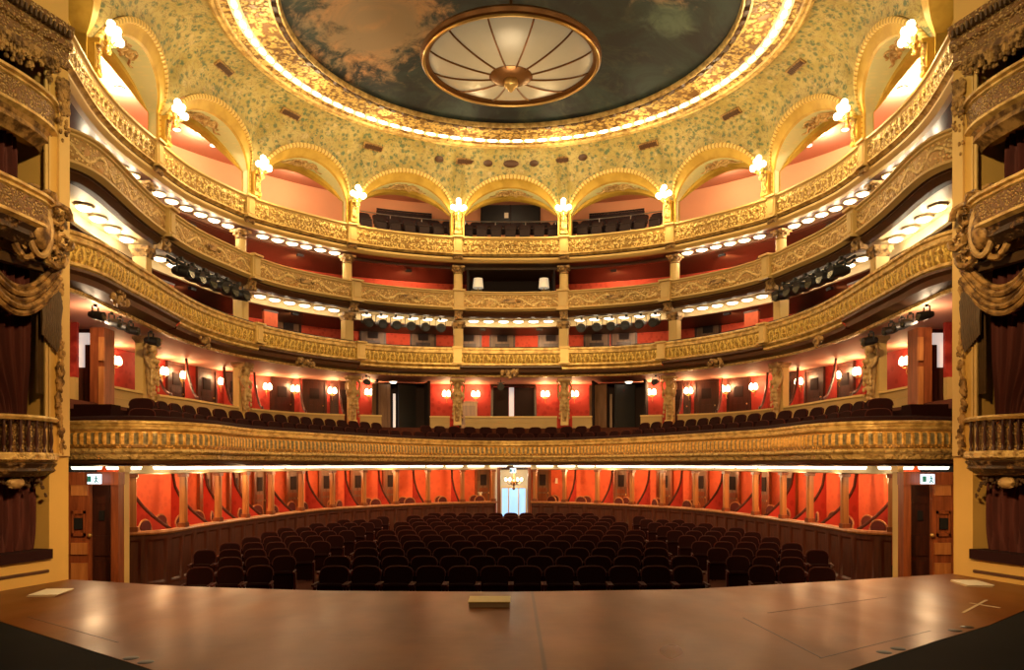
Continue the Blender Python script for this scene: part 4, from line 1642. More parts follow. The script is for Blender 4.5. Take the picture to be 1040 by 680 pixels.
for c, bk, zz, nm, lst in ((L3, B2, 5.92, 'second', ((195, 60), (300, 70), (410, 80), (490, 60))), (L4, B3, 8.58, 'third', ((195, 110), (305, 150), (415, 130)))):
    for sgn, sd in ((-1, 'left'), (1, 'right')):
        for q, (x, w) in enumerate(lst):
            s = -sgn * c.px(x, 1.6)
            pc.put(c.at(s, 1.6, R_(zz)), c.rz(s), f'small black wall lamp over the {nm} balcony, {sd} side, {nth(q + 1)} from the stage')
            spot(c.at(s, 1.72, R_(zz - .08)), c.at(s, 4.2, R_(zz - 1.5)), w * 1.9, 130, (1, .62, .34), .06, 1.0)
# gallery ceiling spots and light on the peach walls
t = thing('gallery_downlight', '', 'ceiling lamp', group='round downlights in the gallery ceiling')
MB().lathe([(0, -.03), (.10, -.03), (.13, 0), (0, 0)], n=14).build('diffuser', M['lamp'], t)
MB().lathe([(.13, 0), (.17, 0), (.17, .03)], n=14).build('rim', M['chrome'], t)
pc = Proto(t)
for x in (180, 216):
    for sgn, nm in ((-1, 'left'), (1, 'right')):
        s = -sgn * L4.px(x, 3.2)
        pc.put(L4.at(s, 3.2, R_(12.57)), 0, f'round downlight in the peach gallery ceiling, {nm} side, ' + ('nearer the stage' if x == 180 else 'further from the stage'))
bay_names = {90: 'beside the proscenium', 125: 'of the first bay', 205: 'of the second bay', 305: 'of the third bay', 410: 'of the fourth bay', 519: 'of the middle bay'}
for x, w in ((90, 900), (125, 420), (205, 220), (305, 170), (410, 14), (519, 14)):  # downlights added here to brighten the peach walls behind the arches
    for sgn in ((-1, 1) if x < 519 else (1,)):
        s = sgn * abs(L4.px(x, 2.6))
        sd = '' if x == 519 else (' on the left' if sgn < 0 else ' on the right')
        pc.put(L4.at(s, 2.7, R_(12.57)), 0, f'round downlight in the gallery ceiling {bay_names[x]}{sd}, behind the arch')
        point(L4.at(s, 2.7, R_(12.25)), w, (1, .74, .46), .1)

# lamps under the lowest balcony: one long row
t = thing('stalls_downlight', '', 'ceiling lamp', group='row of bright lamps under the lowest balcony')
MB().box((0, 0, -.045), (.62, .20, .07), taper=1.1).build('diffuser', M['led'], t)
MB().box((0, 0, -.005), (.72, .26, .02)).build('housing', M['brass'], t)
pc = Proto(t)
c = offset_curve(L1, .62)
lim = abs(c.px(72))
n = 40
for i in range(n):
    s = -lim + (i + .5) * 2 * lim / n
    pc.put(c.at(s, 0, SOF1), c.rz(s), f'bright oblong lamp under the lowest balcony, {nth(i + 1)} of forty from the left')
    if i % 2 == 0:
        point(c.at(s, .35, SOF1 - .28), 14, (1, .72, .36), .15)

# ------------------------------------------------------------------ stage spotlights hung under the balconies
t = thing('stage_spotlight', '', 'spotlight', group='black spotlights hung under the balconies')
MB().tube([(0, .22, -.30), (0, .05, -.33), (0, -.10, -.36), (0, -.30, -.40)], [.10, .155, .155, .17], 14).build('housing', M['black'], t)
MB().lathe([(0, 0), (.14, 0), (.14, .01)], n=14).build('lens', M['lens'], t)
t.children[-1].rotation_euler = (math.radians(80), 0, 0)
t.children[-1].location = (0, -.305, -.40)
y = MB()
for k in (-1, 1):
    y.box((k * .19, 0, -.22), (.02, .05, .34))
y.box((0, 0, -.05), (.40, .05, .02))
y.build('yoke', M['black'], t)
MB().box((0, 0, -.01), (.08, .10, .10)).tube([(0, 0, -.05), (0, 0, .03)], .02, 6).build('clamp', M['black'], t)
pc = Proto(t)


def spots(c, off, zz, pxs, where, size=1.1):
    for sgn, nm in ((-1, 'left'), (1, 'right')):
        for i, x in enumerate(pxs):
            s = -sgn * c.px(x, off)
            pc.put(c.at(s, off, R_(zz)), c.rz(s) + sgn * .1, f'black spotlight {where}, {nm} side, {nth(i + 1)} from the stage', scale=size)


spots(L3, .05, 6.03, [184, 196, 208, 220, 231, 242], 'under the third balcony by the second column')
spots(L3, .05, 5.98, [373, 387, 402, 417, 432, 447], 'under the third balcony near the middle')
spots(L2, .45, 3.48, [97, 113, 122, 133], 'under the second balcony by the proscenium', .62)
spots(L2, .5, 3.48, [153, 372], 'beside a carved figure', .7)
for sgn, nm in ((-1, 'left'), (1, 'right')):
    t = thing('lighting_bar', f'long black bar of cables under the third balcony, {nm} second bay', 'bar')
    sA, sB = sorted((-sgn * L3.px(178, .1), -sgn * L3.px(248, .1)))
    MB().tube([L3.at(s, .34, R_(6.03)) for s in np.linspace(sA, sB, 16)], .05, 8).build('pipe', M['black'], t)
    MB().tube([L3.at(s, .36, R_(5.95) - .07 * abs(math.sin(7 * s))) for s in np.linspace(sA, sB, 60)], .03, 5).build('cable', M['black'], t)
t = thing('small_spotlight', 'single small dark spotlight hung over the middle box doorway', 'spotlight', BOX.at(BOX.px(509), 0, R_(3.5)))
MB().tube([(0, .1, -.25), (0, -.2, -.3)], [.11, .15], 12).build('housing', M['black'], t)
MB().tube([(0, 0, 0), (0, 0, -.2)], .02, 6).box((0, 0, -.12), (.3, .03, .03)).build('yoke', M['black'], t)

# ------------------------------------------------------------------ arch lamps
t = thing('arch_lamp', '', 'wall lamp', group='clustered globe lamps at the foot of the arches')
b = MB().lathe([(.02, -.55), (.08, -.45), (.05, -.3), (.12, -.2), (.06, -.1), (.10, 0), (.03, .1)], n=12)
gl = [(0, -.30, .22), (-.30, -.18, .05), (.30, -.18, .05), (-.16, -.34, -.06), (.16, -.34, -.06), (0, -.12, .42)]
for x, y_, zz in gl:
    b.tube([(0, 0, -.15), (x * .5, y_ * .6, -.25 + zz * .2), (x, y_, zz - .12)], .022, 6)
for k in range(5):
    b.ball((.12 * math.sin(k * 1.3), -.06, -.5 + .09 * k), .05, (1, 1, 1.5), 6, 4)
b.build('bracket', M['brass'], t)
for x, y_, zz in gl:
    MB().ball((x, y_, zz), .135, (1, 1, 1.05), 14, 10).build('globe', M['bulb'], t)
pc = Proto(t)
for i, s in enumerate(pier_s):
    p = L4.at(s, -.24, ZL)
    pc.put(p, L4.rz(s), f'cluster of lit globe lamps at the arch foot, {from_left(i, 10)} of ten', scale=.8)
    point(L4.at(s, -.60, ZL - .55), 125, (1, .70, .30), .2)
# ------------------------------------------------------------------ stalls level: barrier, boxes, posts, doors, chairs
zr = R_(-1.5)
gapL, gapR = RAIL.px(505), RAIL.px(539)
BF = R_(-2.22)            # floor of the boxes
BO = 2.0                  # depth of the boxes
for (a, b, nm) in ((RAIL.s[0], gapL, 'left'), (gapR, RAIL.s[-1], 'right')):
    t = thing('stalls_barrier', f'curved mahogany panelled barrier round the {nm} half of the stalls', 'barrier')
    sv = np.arange(a, b, .05)
    p, n = RAIL.pn(sv)
    vv = np.array([0, .06, .1, .5, .86, .9, .96, 1.0])
    Gd = np.zeros((len(sv), len(vv), 3))
    for j, v in enumerate(vv):
        u = (sv / .62) % 1.0
        ins = np.where((u > .14) & (u < .86) & (v > .08) & (v < .9), .035, 0.0)
        Gd[:, j, 0] = p[:, 0] + n[:, 0] * ins
        Gd[:, j, 1] = p[:, 1] + n[:, 1] * ins
        Gd[:, j, 2] = HF + (zr - .05 - HF) * v
    MB().grid(Gd).build('panelling', M['wood_barrier'], t, sharp=30, fix=False)
    RAIL.strip(MB(), [(.0, zr - .05), (-.07, zr - .05), (-.09, zr - .01), (-.06, zr + .03), (.14, zr + .03), (.16, zr - .04)], a, b).build('top_rail', M['wood_post'], t, fix=False)
    RAIL.strip(MB(), [(.06, zr), (.10, BF)], a, b).build('inner_face', M['crimson'], t, fix=False)
c = offset_curve(RAIL, BO)
mbw = MB()
for nm, a, b in (('left', c.s[0], -.80), ('right', .80, c.s[-1])):
    mb = MB()
    c.strip(mb, [(0, BF), (0, SOF1), (.1, SOF1), (.1, BF)], a, b, step=.25, caps=True)
    struct(mb.build('wall_stalls_' + nm, M['orange'], fix=False))
loft('floor_stalls_boxes', RAIL, c, BF, BF, M['carpet'], offA=.1)
for (a, b, nm) in ((RAIL.s[0], gapL, 'left'), (gapR, RAIL.s[-1], 'right')):
    o = MB()
    RAIL.strip(o, [(-.06, SOF1), (-.06, SOF1 - .16), (-.02, SOF1 - .18), (.08, SOF1 - .18), (.08, SOF1)], a, b)
    struct(o.build('trim_stalls_' + nm, M['cream_lit'], fix=False))

hp = SOF1 - .18 - (zr + .03)
t = thing('box_post', '', 'post', group='amber wooden posts between the stalls boxes')
MB().box((0, 0, hp / 2), (.13, .13, hp)).box((0, -.075, hp / 2), (.06, .03, hp * .86)).build('shaft', M['wood_post'], t)
MB().box((0, 0, hp - .04), (.19, .19, .08)).build('cap_block', M['wood'], t)
MB().box((0, 0, .05), (.19, .19, .10)).build('base_block', M['wood'], t)
pc = Proto(t)
post_px = [136, 187, 222, 250, 276, 306, 338, 370, 402, 435, 470, 500.5]
right_px = [543.5, 573, 607, 641, 673, 706, 737, 767, 795, 822, 857, 905]
allp = [RAIL.px(x) for x in post_px] + [RAIL.px(x) for x in right_px]
for i, s in enumerate(allp):
    pc.put(RAIL.at(s, .02, zr + .03), RAIL.rz(s), f'amber wooden post on the stalls barrier, {from_left(i, 24)} of twenty-four')

poly = [(.30, 0), (BO - .35, 0), (BO - .35, SOF1 - BF)] + [(BO - .35 - 1.30 * (k / 10), SOF1 - BF - 1.46 * (k / 10) ** .42) for k in range(1, 11)] + [(.30, .70)]
t = thing('stalls_partition', '', 'partition', group='swept red partitions between the stalls boxes')
MB().prism(poly, -.025, .025, axis='x').build('panel', M['crimson'], t)
MB().tube([(0, a, b) for a, b in poly[2:]], .04, 6).build('edge_rail', M['swoop'], t)
pc = Proto(t)
inner = [i for i in range(24) if i not in (0, 11, 12, 23)]
for q, i in enumerate(inner):
    s = allp[i]
    p_ = RAIL.at(s, .1, BF)
    v_ = Vector((p_.x, p_.y - 10.0)).normalized() * .45 + Vector(RAIL.pn(s)[1][0]) * .55
    pc.put(p_, math.atan2(v_.y, v_.x) - PI / 2, f'swept red partition between stalls boxes, {from_left(q, 20)} of twenty')

pc = Proto(box_door(.62, 2.1, M['wood_grey'], M['wood'], '', 'brown doors at the back of the stalls boxes'))
door_px = [206, 236, 262, 296, 330, 362, 396, 408, 490]
door_pr = [552, 632, 642, 676, 713, 746, 778, 804]
dl = [c.px(x) for x in door_px] + [c.px(x) for x in door_pr]
dl = [s for k, s in enumerate(dl) if k == 0 or s - dl[k - 1] > .75]
for i, s in enumerate(dl):
    pc.put(c.at(s, -.05, BF), c.rz(s), f'brown panelled door behind the stalls boxes, {from_left(i, len(dl))}')

# chairs in the boxes
t = thing('box_chair', '', 'chair', group='red chairs in the stalls boxes')
MB().box((0, 0, .44), (.44, .42, .08), taper=.95).build('seat', M['maroon'], t)
for x in (-.18, .18):
    for y in (-.17, .17):
        MB().box((x, y, .2), (.04, .04, .40)).build('leg', M['wood_dark'], t)
arc = [(-.21, .19, .44), (-.215, .22, .72)] + [(.215 * math.cos(a), .24, .74 + .20 * math.sin(a)) for a in np.linspace(PI, 0, 9)] + [(.215, .22, .72), (.21, .19, .44)]
MB().tube(arc, .022, 6).build('back_frame', M['wood_post'], t)
out = [(-.17, 0), (.17, 0), (.18, .30)] + [(.18 * math.cos(a), .30 + .15 * math.sin(a)) for a in np.linspace(.1, PI - .1, 7)] + [(-.18, .30)]
m = MB().prism(out, .20, .24, axis='y')
m.v = [(x, y, z + .47) for x, y, z in m.v]
m.build('backrest', M['maroon'], t)
pc = Proto(t)
chl = []
pairs = list(zip(allp[:-1], allp[1:]))
for i, (a, b) in enumerate(pairs):
    if i == 11:
        continue
    for f, off in (((.70, .50), (.76, 1.12)) if i < 11 else ((.30, .50), (.24, 1.12))):
        chl.append((a + (b - a) * f, off))
for i, (s, off) in enumerate(chl):
    pc.put(RAIL.at(s, off, BF), RAIL.rz(s) + rng.uniform(-.5, .5), f'red round-backed chair in a stalls box, {from_left(i, len(chl))} along the barrier')
# warm lamps inside the boxes
t = thing('box_ceiling_lamp', '', 'ceiling lamp', group='small lamps inside the stalls boxes')
MB().lathe([(0, -.05), (.07, -.045), (.09, 0), (0, 0)], n=12).build('diffuser', M['sconce'], t)
MB().lathe([(.09, 0), (.12, 0), (.12, .02)], n=12).build('rim', M['brass'], t)
pc = Proto(t)
q = 0
for i, (a, b) in enumerate(pairs):
    if i == 11:
        continue
    q += 1
    s = (a + b) / 2
    pc.put(RAIL.at(s, .9, SOF1), 0, f'small lamp in the ceiling of a stalls box, {from_left(q - 1, 22)} of twenty-two')
    point(RAIL.at(s, .95, SOF1 - .30), 30, (1, .50, .20), .08)
# candle-like wall switch plates
o = MB().box((0, 0, 0), (.10, .03, .22)).build('wall_notice', M['paper'], loc=c.at(c.px(566), -.05, R_(-.70)), rz=c.rz(c.px(566)))
tag(o, 'small pale notice on the red wall right of the foyer doorway', 'notice')
o = MB().box((0, 0, 0), (.10, .05, .34)).box((0, 0, .18), (.16, .1, .03)).build('wall_post', M['paper'], loc=c.at(c.px(481), -.9, R_(-1.35)), rz=c.rz(c.px(481)))
tag(o, 'short pale stand behind the barrier left of the foyer doorway', 'stand')

# foyer doorway in the middle
t = thing('foyer_doorway', 'mahogany framed doorway in the middle of the stalls opening on the bright foyer', 'doorway', RAIL.at((gapL + gapR) / 2, 0, HF))
hw = (gapR - gapL) / 2
for k in (-1, 1):
    MB().box((k * (hw - .09), .06, (SOF1 - HF) / 2 - .01), (.13, .2, SOF1 - HF - .04)).build('jamb', M['wood'], t)
    MB().box((k * (hw - .08), 1.2, (SOF1 - HF) / 2 - .01), (.06, 2.0, SOF1 - HF - .04)).build('side_panel', M['wood_dark'], t)
MB().box((0, 2.0, SOF1 - HF - .12), (2 * hw - .2, .2, .16)).build('lintel', M['wood'], t)
fx = RAIL.at((gapL + gapR) / 2, 0, 0).x
struct(MB().box((fx, 37.4, R_(-1.0)), (6, .1, 3.6)).build('wall_foyer', M['foyer']))
struct(MB().box((fx, 35.2, HF + .0), (6, 4.6, .06)).build('floor_foyer', M['stage']))
struct(MB().box((fx, 35.2, R_(.1)), (6, 4.6, .06)).build('ceiling_foyer', M['foyer']))
t = thing('glazed_entrance', 'bright blue daylit glass entrance seen through the foyer doorway', 'glazed door', (fx, 36.9, R_(-2.7)))
MB().box((0, 0, .82), (1.12, .04, 1.5)).build('glass', M['glass_blue'], t)
f = MB()
for x in (-.60, -.24, .24, .60):
    f.box((x, -.04, .82), (.06, .08, 1.6))
f.box((0, -.04, 1.60), (1.28, .1, .12)).box((0, -.04, .06), (1.28, .1, .10))
f.build('frame', M['cream_lit'], t)
t = thing('foyer_chandelier', 'small dark chandelier with lit bulbs hanging in the foyer', 'chandelier', (fx, 35.4, R_(-.75)))
b = MB().tube([(0, 0, .85), (0, 0, -.35)], .03, 6).ball((0, 0, -.1), .12, (1, 1, 1.3), 10, 6).ball((0, 0, -.38), .07, (1, 1, 1), 8, 6)
for k in range(6):
    a = 2 * PI * k / 6
    b.tube([(0, 0, -.1), (.2 * math.cos(a), .2 * math.sin(a), -.2), (.36 * math.cos(a), .36 * math.sin(a), -.03)], .018, 5)
b.build('frame', M['bronze'], t)
for k in range(6):
    a = 2 * PI * k / 6
    MB().ball((.36 * math.cos(a), .36 * math.sin(a), .04), .06, (1, 1, 1.3), 8, 6).build('bulb', M['bulb'], t)
point((fx, 35.2, R_(-.5)), 170, (1, .8, .55), .2)


def exit_sign(loc, label):
    t = thing('exit_sign', label, 'sign', loc)
    MB().box((0, 0, 0), (.24, .07, .19)).build('housing', M['exit'], t)
    m = MB().box((-.08, -.04, 0), (.07, .01, .11))                         # doorway mark
    m.ball((.05, -.04, .045), .016, (1, .3, 1), 8, 6)
    m.tube([(.06, -.04, .03), (.05, -.04, -.02), (.09, -.04, -.07)], .012, 5)
    m.tube([(.05, -.04, -.02), (.02, -.04, -.07)], .012, 5)
    m.tube([(.02, -.04, .02), (.10, -.04, .0)], .010, 5)
    m.build('running_figure_mark', M['exit_mark'], t)
    return t


exit_sign(W(521, 477.6, 30.4), 'small lit exit sign over the foyer doorway')

# entrance walls left and right of the stalls, with doors
nd = 0
for sgn, nm in ((-1, 'left'), (1, 'right')):
    def Q(x, z, D):
        v = (x - XC) * D / F
        return Vector((v * (-sgn) if sgn > 0 else v, D, z))

    def slab(mb, x0, x1, z0, z1, D, dp=.1):
        a, b = Q(x0, z0, D), Q(x1, z1, D)
        mb.box((a + b) / 2, (abs(b.x - a.x), dp, z1 - z0))
        return mb
    top = SOF1 - .12
    struct(slab(MB(), 40, 126, HF, SOF1 - .14, 17.4).build('wall_entrance_' + nm, M['wood_dark']))
    nd += 1
    dr = struct(slab(MB(), 68, 92.6, HF, top - .25, 15.2, .09).build(f'door_{nd}', M['wood']))
    dr['label'] = f'lit mahogany door with small square window beside the {nm} proscenium wall'
    m = MB()
    for z0, z1 in ((HF + .25, R_(-1.95)), (R_(-1.78), R_(-1.55)), (R_(-.62), R_(-.36))):
        slab(m, 72.5, 89, z0, z1, 15.14, .05)
    m.build('panel', M['wood_post'], dr)
    m = MB()
    slab(m, 73.5, 86.5, R_(-1.42), R_(-1.36), 15.13, .05)
    slab(m, 73.5, 86.5, R_(-.98), R_(-.92), 15.13, .05)
    slab(m, 73.5, 75, R_(-1.42), R_(-.92), 15.13, .05)
    slab(m, 85, 86.5, R_(-1.42), R_(-.92), 15.13, .05)
    m.build('window_frame', M['wood'], dr)
    slab(MB(), 75.4, 83.6, R_(-1.28), R_(-1.06), 15.12, .03).build('window', M['black'], dr)
    MB().ball(Q(91.2, R_(-1.4), 15.1), .045, (1, 1, 1), 8, 6).build('handle', M['brass'], dr)
    nd += 1
    dr = struct(slab(MB(), 93.4, 116, HF, top - .25, 15.6, .09).build(f'door_{nd}', M['wood_dark']))
    dr['label'] = f'dark mahogany door in shadow below the {nm} exit sign'
    m = MB()
    for z0, z1 in ((HF + .25, R_(-1.95)), (R_(-1.85), R_(-1.45)), (R_(-.8), R_(-.4))):
        slab(m, 97, 112, z0, z1, 15.54, .04)
    m.build('panel', M['wood_dark'], dr)
    slab(MB(), 101, 106, R_(-1.14), R_(-.94), 15.53, .04).build('window', M['black'], dr)
    m = MB()
    slab(m, 116, 123.5, HF, top, 15.3, .25)
    slab(m, 66, 123.5, top - .25, top, 15.2, .25)
    o = struct(m.build('trim_door_' + nm, M['wood']))
    t = thing('entrance_post', f'narrow pale yellow post between the {nm} doors and the stalls barrier', 'post')
    slab(MB(), 124.4, 129, HF, SOF1, 15.5, .2).build('shaft', M['cream'], t)
    slab(MB(), 123.8, 129.6, HF, HF + .2, 15.45, .26).build('base', M['cream'], t)
    slab(MB(), 123.8, 129.6, SOF1 - .12, SOF1, 15.45, .26).build('capital', M['cream_lit'], t)
    exit_sign(Q(96, R_(-.29), 14.9), f'lit blue white exit sign over the {nm} doors by the proscenium')
    point(Q(96, SOF1 - .45, 13.9), 45, (1, .62, .30), .15)


# ------------------------------------------------------------------ proscenium boxes
class Tower:
    def __init__(s, sgn):
        s.sgn, s.k = sgn, (1.0 if sgn < 0 else 1.05)
        s.A = ((0 - XC) * 10.58 / F, 10.58)
        s.B = ((70 - XC) * 11.67 / F, 11.67)
        s.g = (s.B[0] - s.A[0]) / (s.B[1] - s.A[1])
        L = math.hypot(s.g, 1)
        s.n = (1 / L, -s.g / L)

    def D(s, x):
        m = (x - XC) / F
        return (s.A[0] - s.A[1] * s.g) / (m - s.g)

    def P(s, x, z, out=0.0):
        """x: px along the wall, z: height above the eye, out: metres towards the hall."""
        Y = s.D(x)
        X = (x - XC) / F * Y
        X += s.n[0] * out
        Y += s.n[1] * out
        return Vector((X * s.k * (-s.sgn), Y * s.k, EYE + z * s.k))

    def rz(s):
        return math.atan2(s.n[1], s.n[0]) + PI / 2 if s.sgn < 0 else -(math.atan2(s.n[1], s.n[0]) + PI / 2)

    def slab(s, mb, x0, x1, z0, z1, out=0.0, th=.3, zabs=False, mi=0):
        k = s.k
        if zabs:
            z0 = (z0 - EYE) / k
        vs = [s.P(x, z, o) for o in (out, out - th) for (x, z) in ((x0, z0), (x1, z0), (x1, z1), (x0, z1))]
        mb.add(vs, [(0, 1, 2, 3), (7, 6, 5, 4), (0, 4, 5, 1), (1, 5, 6, 2), (2, 6, 7, 3), (3, 7, 4, 0)], mi=mi)
        return mb

    def run(s, mb, prof, x0, x1, n=12):
        Gd = [[s.P(x, z, o) for o, z in prof] for x in np.linspace(x0, x1, n)]
        L = (s.P(x1, 0) - s.P(x0, 0)).length
        V = np.r_[0, np.cumsum([math.hypot(prof[j + 1][0] - prof[j][0], prof[j + 1][1] - prof[j][1]) for j in range(len(prof) - 1)])]
        mb.grid(Gd, np.linspace(0, L, n), V)
        return mb

    def curve(s, pts):
        xp, yp = pts[-1]
        Dp = s.D(xp)
        z = (YH - yp) * Dp / F
        pl = []
        for x, y in pts:
            D = z * F / (YH - y)
            pl.append(((x - XC) * D / F * s.k * (-s.sgn), D * s.k))
        if s.sgn > 0:
            pl = pl[::-1]
        return Curve(pl, z=EYE + z * s.k, ds=.02, sigma=.05)


for sgn, nm in ((-1, 'left'), (1, 'right')):
    T = Tower(sgn)
    k = T.k
    m = MB()
    T.slab(m, 50, 69.5, 0, 9.0, 0, 2.2, zabs=True)                       # pier
    T.slab(m, -150, 50, 0, -1.36, 0, .3, zabs=True)                       # dado below the sill
    T.slab(m, -150, 50, -.16, .10, -.02, .3)
    T.slab(m, -150, 50, 3.0, 3.75, -.06, .3)
    T.slab(m, -150, 50, 4.72, 5.2, -.06, .3)
    T.slab(m, -150, 50, 5.95, 9.0, 0, .3)
    T.slab(m, -150, -135, 0, 9.0, .0, .3, zabs=True)
    struct(m.build('wall_' + nm, M['ochre_wall'], sharp=30))
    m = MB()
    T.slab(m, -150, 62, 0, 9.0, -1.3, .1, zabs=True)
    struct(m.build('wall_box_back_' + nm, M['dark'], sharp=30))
    m = MB()
    T.slab(m, -150, 50.5, -1.39, -1.25, .06, .30)
    struct(m.build('trim_sill_' + nm, M['plush'], sharp=30))
    m = MB()
    T.run(m, [(.0, -1.55), (.02, -1.56), (.02, -1.59), (0, -1.60)], -150, 49)
    struct(m.build('trim_dado_' + nm, M['brown_mould'], sharp=30))
    # pilaster
    t = thing('proscenium_pilaster', f'tall cream pilaster with dark carved capital on the {nm} proscenium pier', 'pilaster')
    T.slab(MB(), 57.6, 68.2, .12, 5.6, .05, .045).build('shaft', M['cream'], t)
    m = MB()
    T.slab(m, 45.2, 47.6, .12, 5.9, .02, .03)
    T.slab(m, 48.4, 49.8, .12, 5.9, .03, .04)
    m.build('side_moulding', M['cream'], t)
    m = MB()
    for q in range(150):
        x = rng.uniform(55.5, 67)
        z = 5.75 - abs(rng.normal(0, .34))
        m.ball(T.P(x, z, .06), rng.uniform(.015, .034) * k, (1, 1, 1.4), 6, 4)
    m.build('capital', M['gold_old'], t)
    m = MB()
    for q in range(220):
        z = rng.uniform(.15, 2.75)
        x = 58.5 + 1.6 * math.sin(z * 5) + rng.normal(0, 1.3)
        m.ball(T.P(x, z, .05), rng.uniform(.015, .034) * k, (1, 1, 1.5), 6, 4)
    m.build('carved_drop', M['gold_old'], t)
    # entablature
    t = thing('entablature', f'carved gilded cornice over the topmost {nm} proscenium box', 'cornice')
    T.run(MB(), [(0, 5.95), (.05, 5.98), (.05, 6.06), (.02, 6.10), (.02, 6.22), (.08, 6.26), (.10, 6.34), (.06, 6.40), (.12, 6.50), (.14, 6.58), (.0, 6.66)], -150, 69).build('mouldings', M['gold_fine'], t, fix=False)
    m = MB()
    for q in range(520):
        x = rng.uniform(-60, 57)
        z = 6.02 - abs(rng.normal(0, .11)) - .14 * (1 - min(1, abs(x - 15) / 60))
        m.ball(T.P(x, z, .05 + rng.uniform(0, .06)), rng.uniform(.016, .036) * k, (1, 1, 1.2), 6, 4)
    T.run(m, [(.03, 6.05), (.07, 6.0), (.06, 5.9), (.02, 5.84)], -62, 57)
    m.build('valance_border', M['gold_old'], t)
    m = MB()
    Gd = []
    for q in range(26):
        x = -60 + q * 4.9
        for xx, o_ in ((x, .06), (x, .14), (x + 2.2, .14), (x + 2.2, .06)):
            Gd.append([T.P(xx, 6.40, o_ - .08), T.P(xx, 6.40, o_), T.P(xx, 6.50, o_), T.P(xx, 6.50, o_ - .08)])
    m.grid(Gd)
    m.build('dentil_border', M['gold_dark'], t)
    # box fronts
    for bi, (pts, mk, lab) in enumerate((
            ([(-40, 38), (-15, 51), (0, 60), (20, 72), (40, 86), (52, 97), (57, 105)], 'gold_fine', f'curved gilded front of the topmost {nm} proscenium box'),
            ([(-40, 152), (-15, 165), (0, 173), (15, 180), (30, 188), (45, 196), (52, 203), (57, 212)], 'gold_fine', f'curved gilded front of the {nm} proscenium box above the cartouche'))):
        cv = T.curve(pts)
        z = cv.z
        t = thing('box_balcony', lab, 'box front')
        cv.strip(MB(), [(.14, z), (0, z), (-.05, z - .02 * k), (-.05, z - .06 * k), (0, z - .08 * k), (0, z - .11 * k), (-.03, z - .13 * k), (0, z - .15 * k)], step=.05).build('rail', M['gold'], t, fix=False)
        cv.strip(MB(), [(0, z - .15 * k), (.02, z - .42 * k)], step=.05).build('carved_panel', M[mk], t, fix=False)
        cv.strip(MB(), [(.02, z - .42 * k), (-.03, z - .44 * k), (-.03, z - .48 * k), (.04, z - .52 * k)], step=.05).build('base_moulding', M['gold'], t, fix=False)
        cv.strip(MB(), [(.04, z - .52 * k), (.08, z - .58 * k), (.06, z - .66 * k), (.12, z - .70 * k), (.2, z - .78 * k)], step=.05).build('lower_moulding', M['gold_old'] if bi == 0 else M['gold_dark'], t, fix=False)
    # balustrade
    cv = T.curve([(-40, 418), (-15, 418.8), (0, 419.6), (20, 420.5), (40, 422), (52, 423.5), (57, 424.5)])
    z = cv.z
    t = thing('box_balustrade', f'gilded balustrade with dark balusters of the {nm} proscenium box', 'balustrade')
    cv.strip(MB(), [(.14, z), (-.03, z), (-.05, z - .03), (-.03, z - .07), (.12, z - .07)], step=.05).build('hand_rail', M['gold'], t, fix=False)
    cv.strip(MB(), [(.10, z - .07), (.10, z - .54)], step=.05).build('carved_back', M['gold_fine'], t, fix=False)
    cv.strip(MB(), [(.12, z - .52), (-.02, z - .52), (-.05, z - .55), (-.04, z - .62), (.03, z - .66)], step=.05).build('plinth', M['gold_plain'], t, fix=False)
    cv.strip(MB(), [(.03, z - .66), (-.02, z - .68), (.02, z - .74), (.0, z - .78), (.10, z - .86)], step=.05).build('bed_moulding', M['gold_dark'], t, fix=False)
    bal = MB().lathe([(.026, 0), (.028, .03), (.015, .06), (.02, .10), (.030, .17), (.023, .26), (.015, .33), (.024, .36), (.015, .39), (.022, .45)], n=10).mesh('baluster', M['wood_dark'])
    xs = [-30, -21, -12, -4, 3.5, 11.5, 20, 29, 37.5, 45.5, 52]
    for x in xs:
        s = cv.px(x if sgn < 0 else 2 * XC - x)
        o = bpy.data.objects.new('baluster', bal)
        COL.objects.link(o)
        o.parent = t
        o.location = cv.at(s, .0, z - .52)
        o.scale = (1, 1, k)
    # capital of the lower box
    t = thing('box_bracket', f'gilded scroll bracket under the {nm} balustrade', 'bracket')
    m = MB()
    p = T.P(12, -.26, .06)
    for kk in (-1, 1):
        m.tube([p + Vector((.0, kk * (.07 + .06 * math.cos(a)), .06 * math.sin(a))) for a in np.linspace(0, 5.4, 12)], .028, 6)
    m.ball(p, .10, (1, 1.5, .9), 10, 6)
    m.build('scroll', M['gold_stat'], t)
    m = MB()
    for q in range(120):
        x = rng.uniform(-20, 46)
        m.ball(T.P(x, -.20 - abs(rng.normal(0, .05)) - (.25 * max(0, (x - 38) / 8)), .03), rng.uniform(.012, .026), (1, 1, 1.2), 6, 4)
    m.build('foliage', M['gold_dark'], t)
    # cartouche and swags over the big box
    t = thing('cartouche', f'large dark gilded cartouche with swags over the {nm} proscenium curtain', 'carving')
    m = MB()
    p = T.P(24, 3.30, .30)
    m.ball(p, .20 * k, (.6, .9, 1.35), 16, 10)
    m.build('shield', M['gold_old'], t)
    m = MB()
    for kk in (-1, 1):
        for (dx, dz, r, turn) in ((24, .30, .22, 1), (20, -.28, .18, -1), (10, .5, .12, 1), (33, -.02, .14, -1)):
            c0 = Vector((27 + kk * dx * .72, 3.30 + dz, 0))
            pts = []
            for q in range(20):
                a = q / 19 * 2.4 * PI
                r2 = r * (1 - q / 24)
                pts.append(T.P(c0.x + kk * r2 * math.cos(a) * 62, c0.y + turn * r2 * math.sin(a), .24 + .02 * (q % 3)))
            MB().tube(pts, [.052 * k * (1 - q / 30) for q in range(20)], 6).build('scroll', M['gold_old'], t)
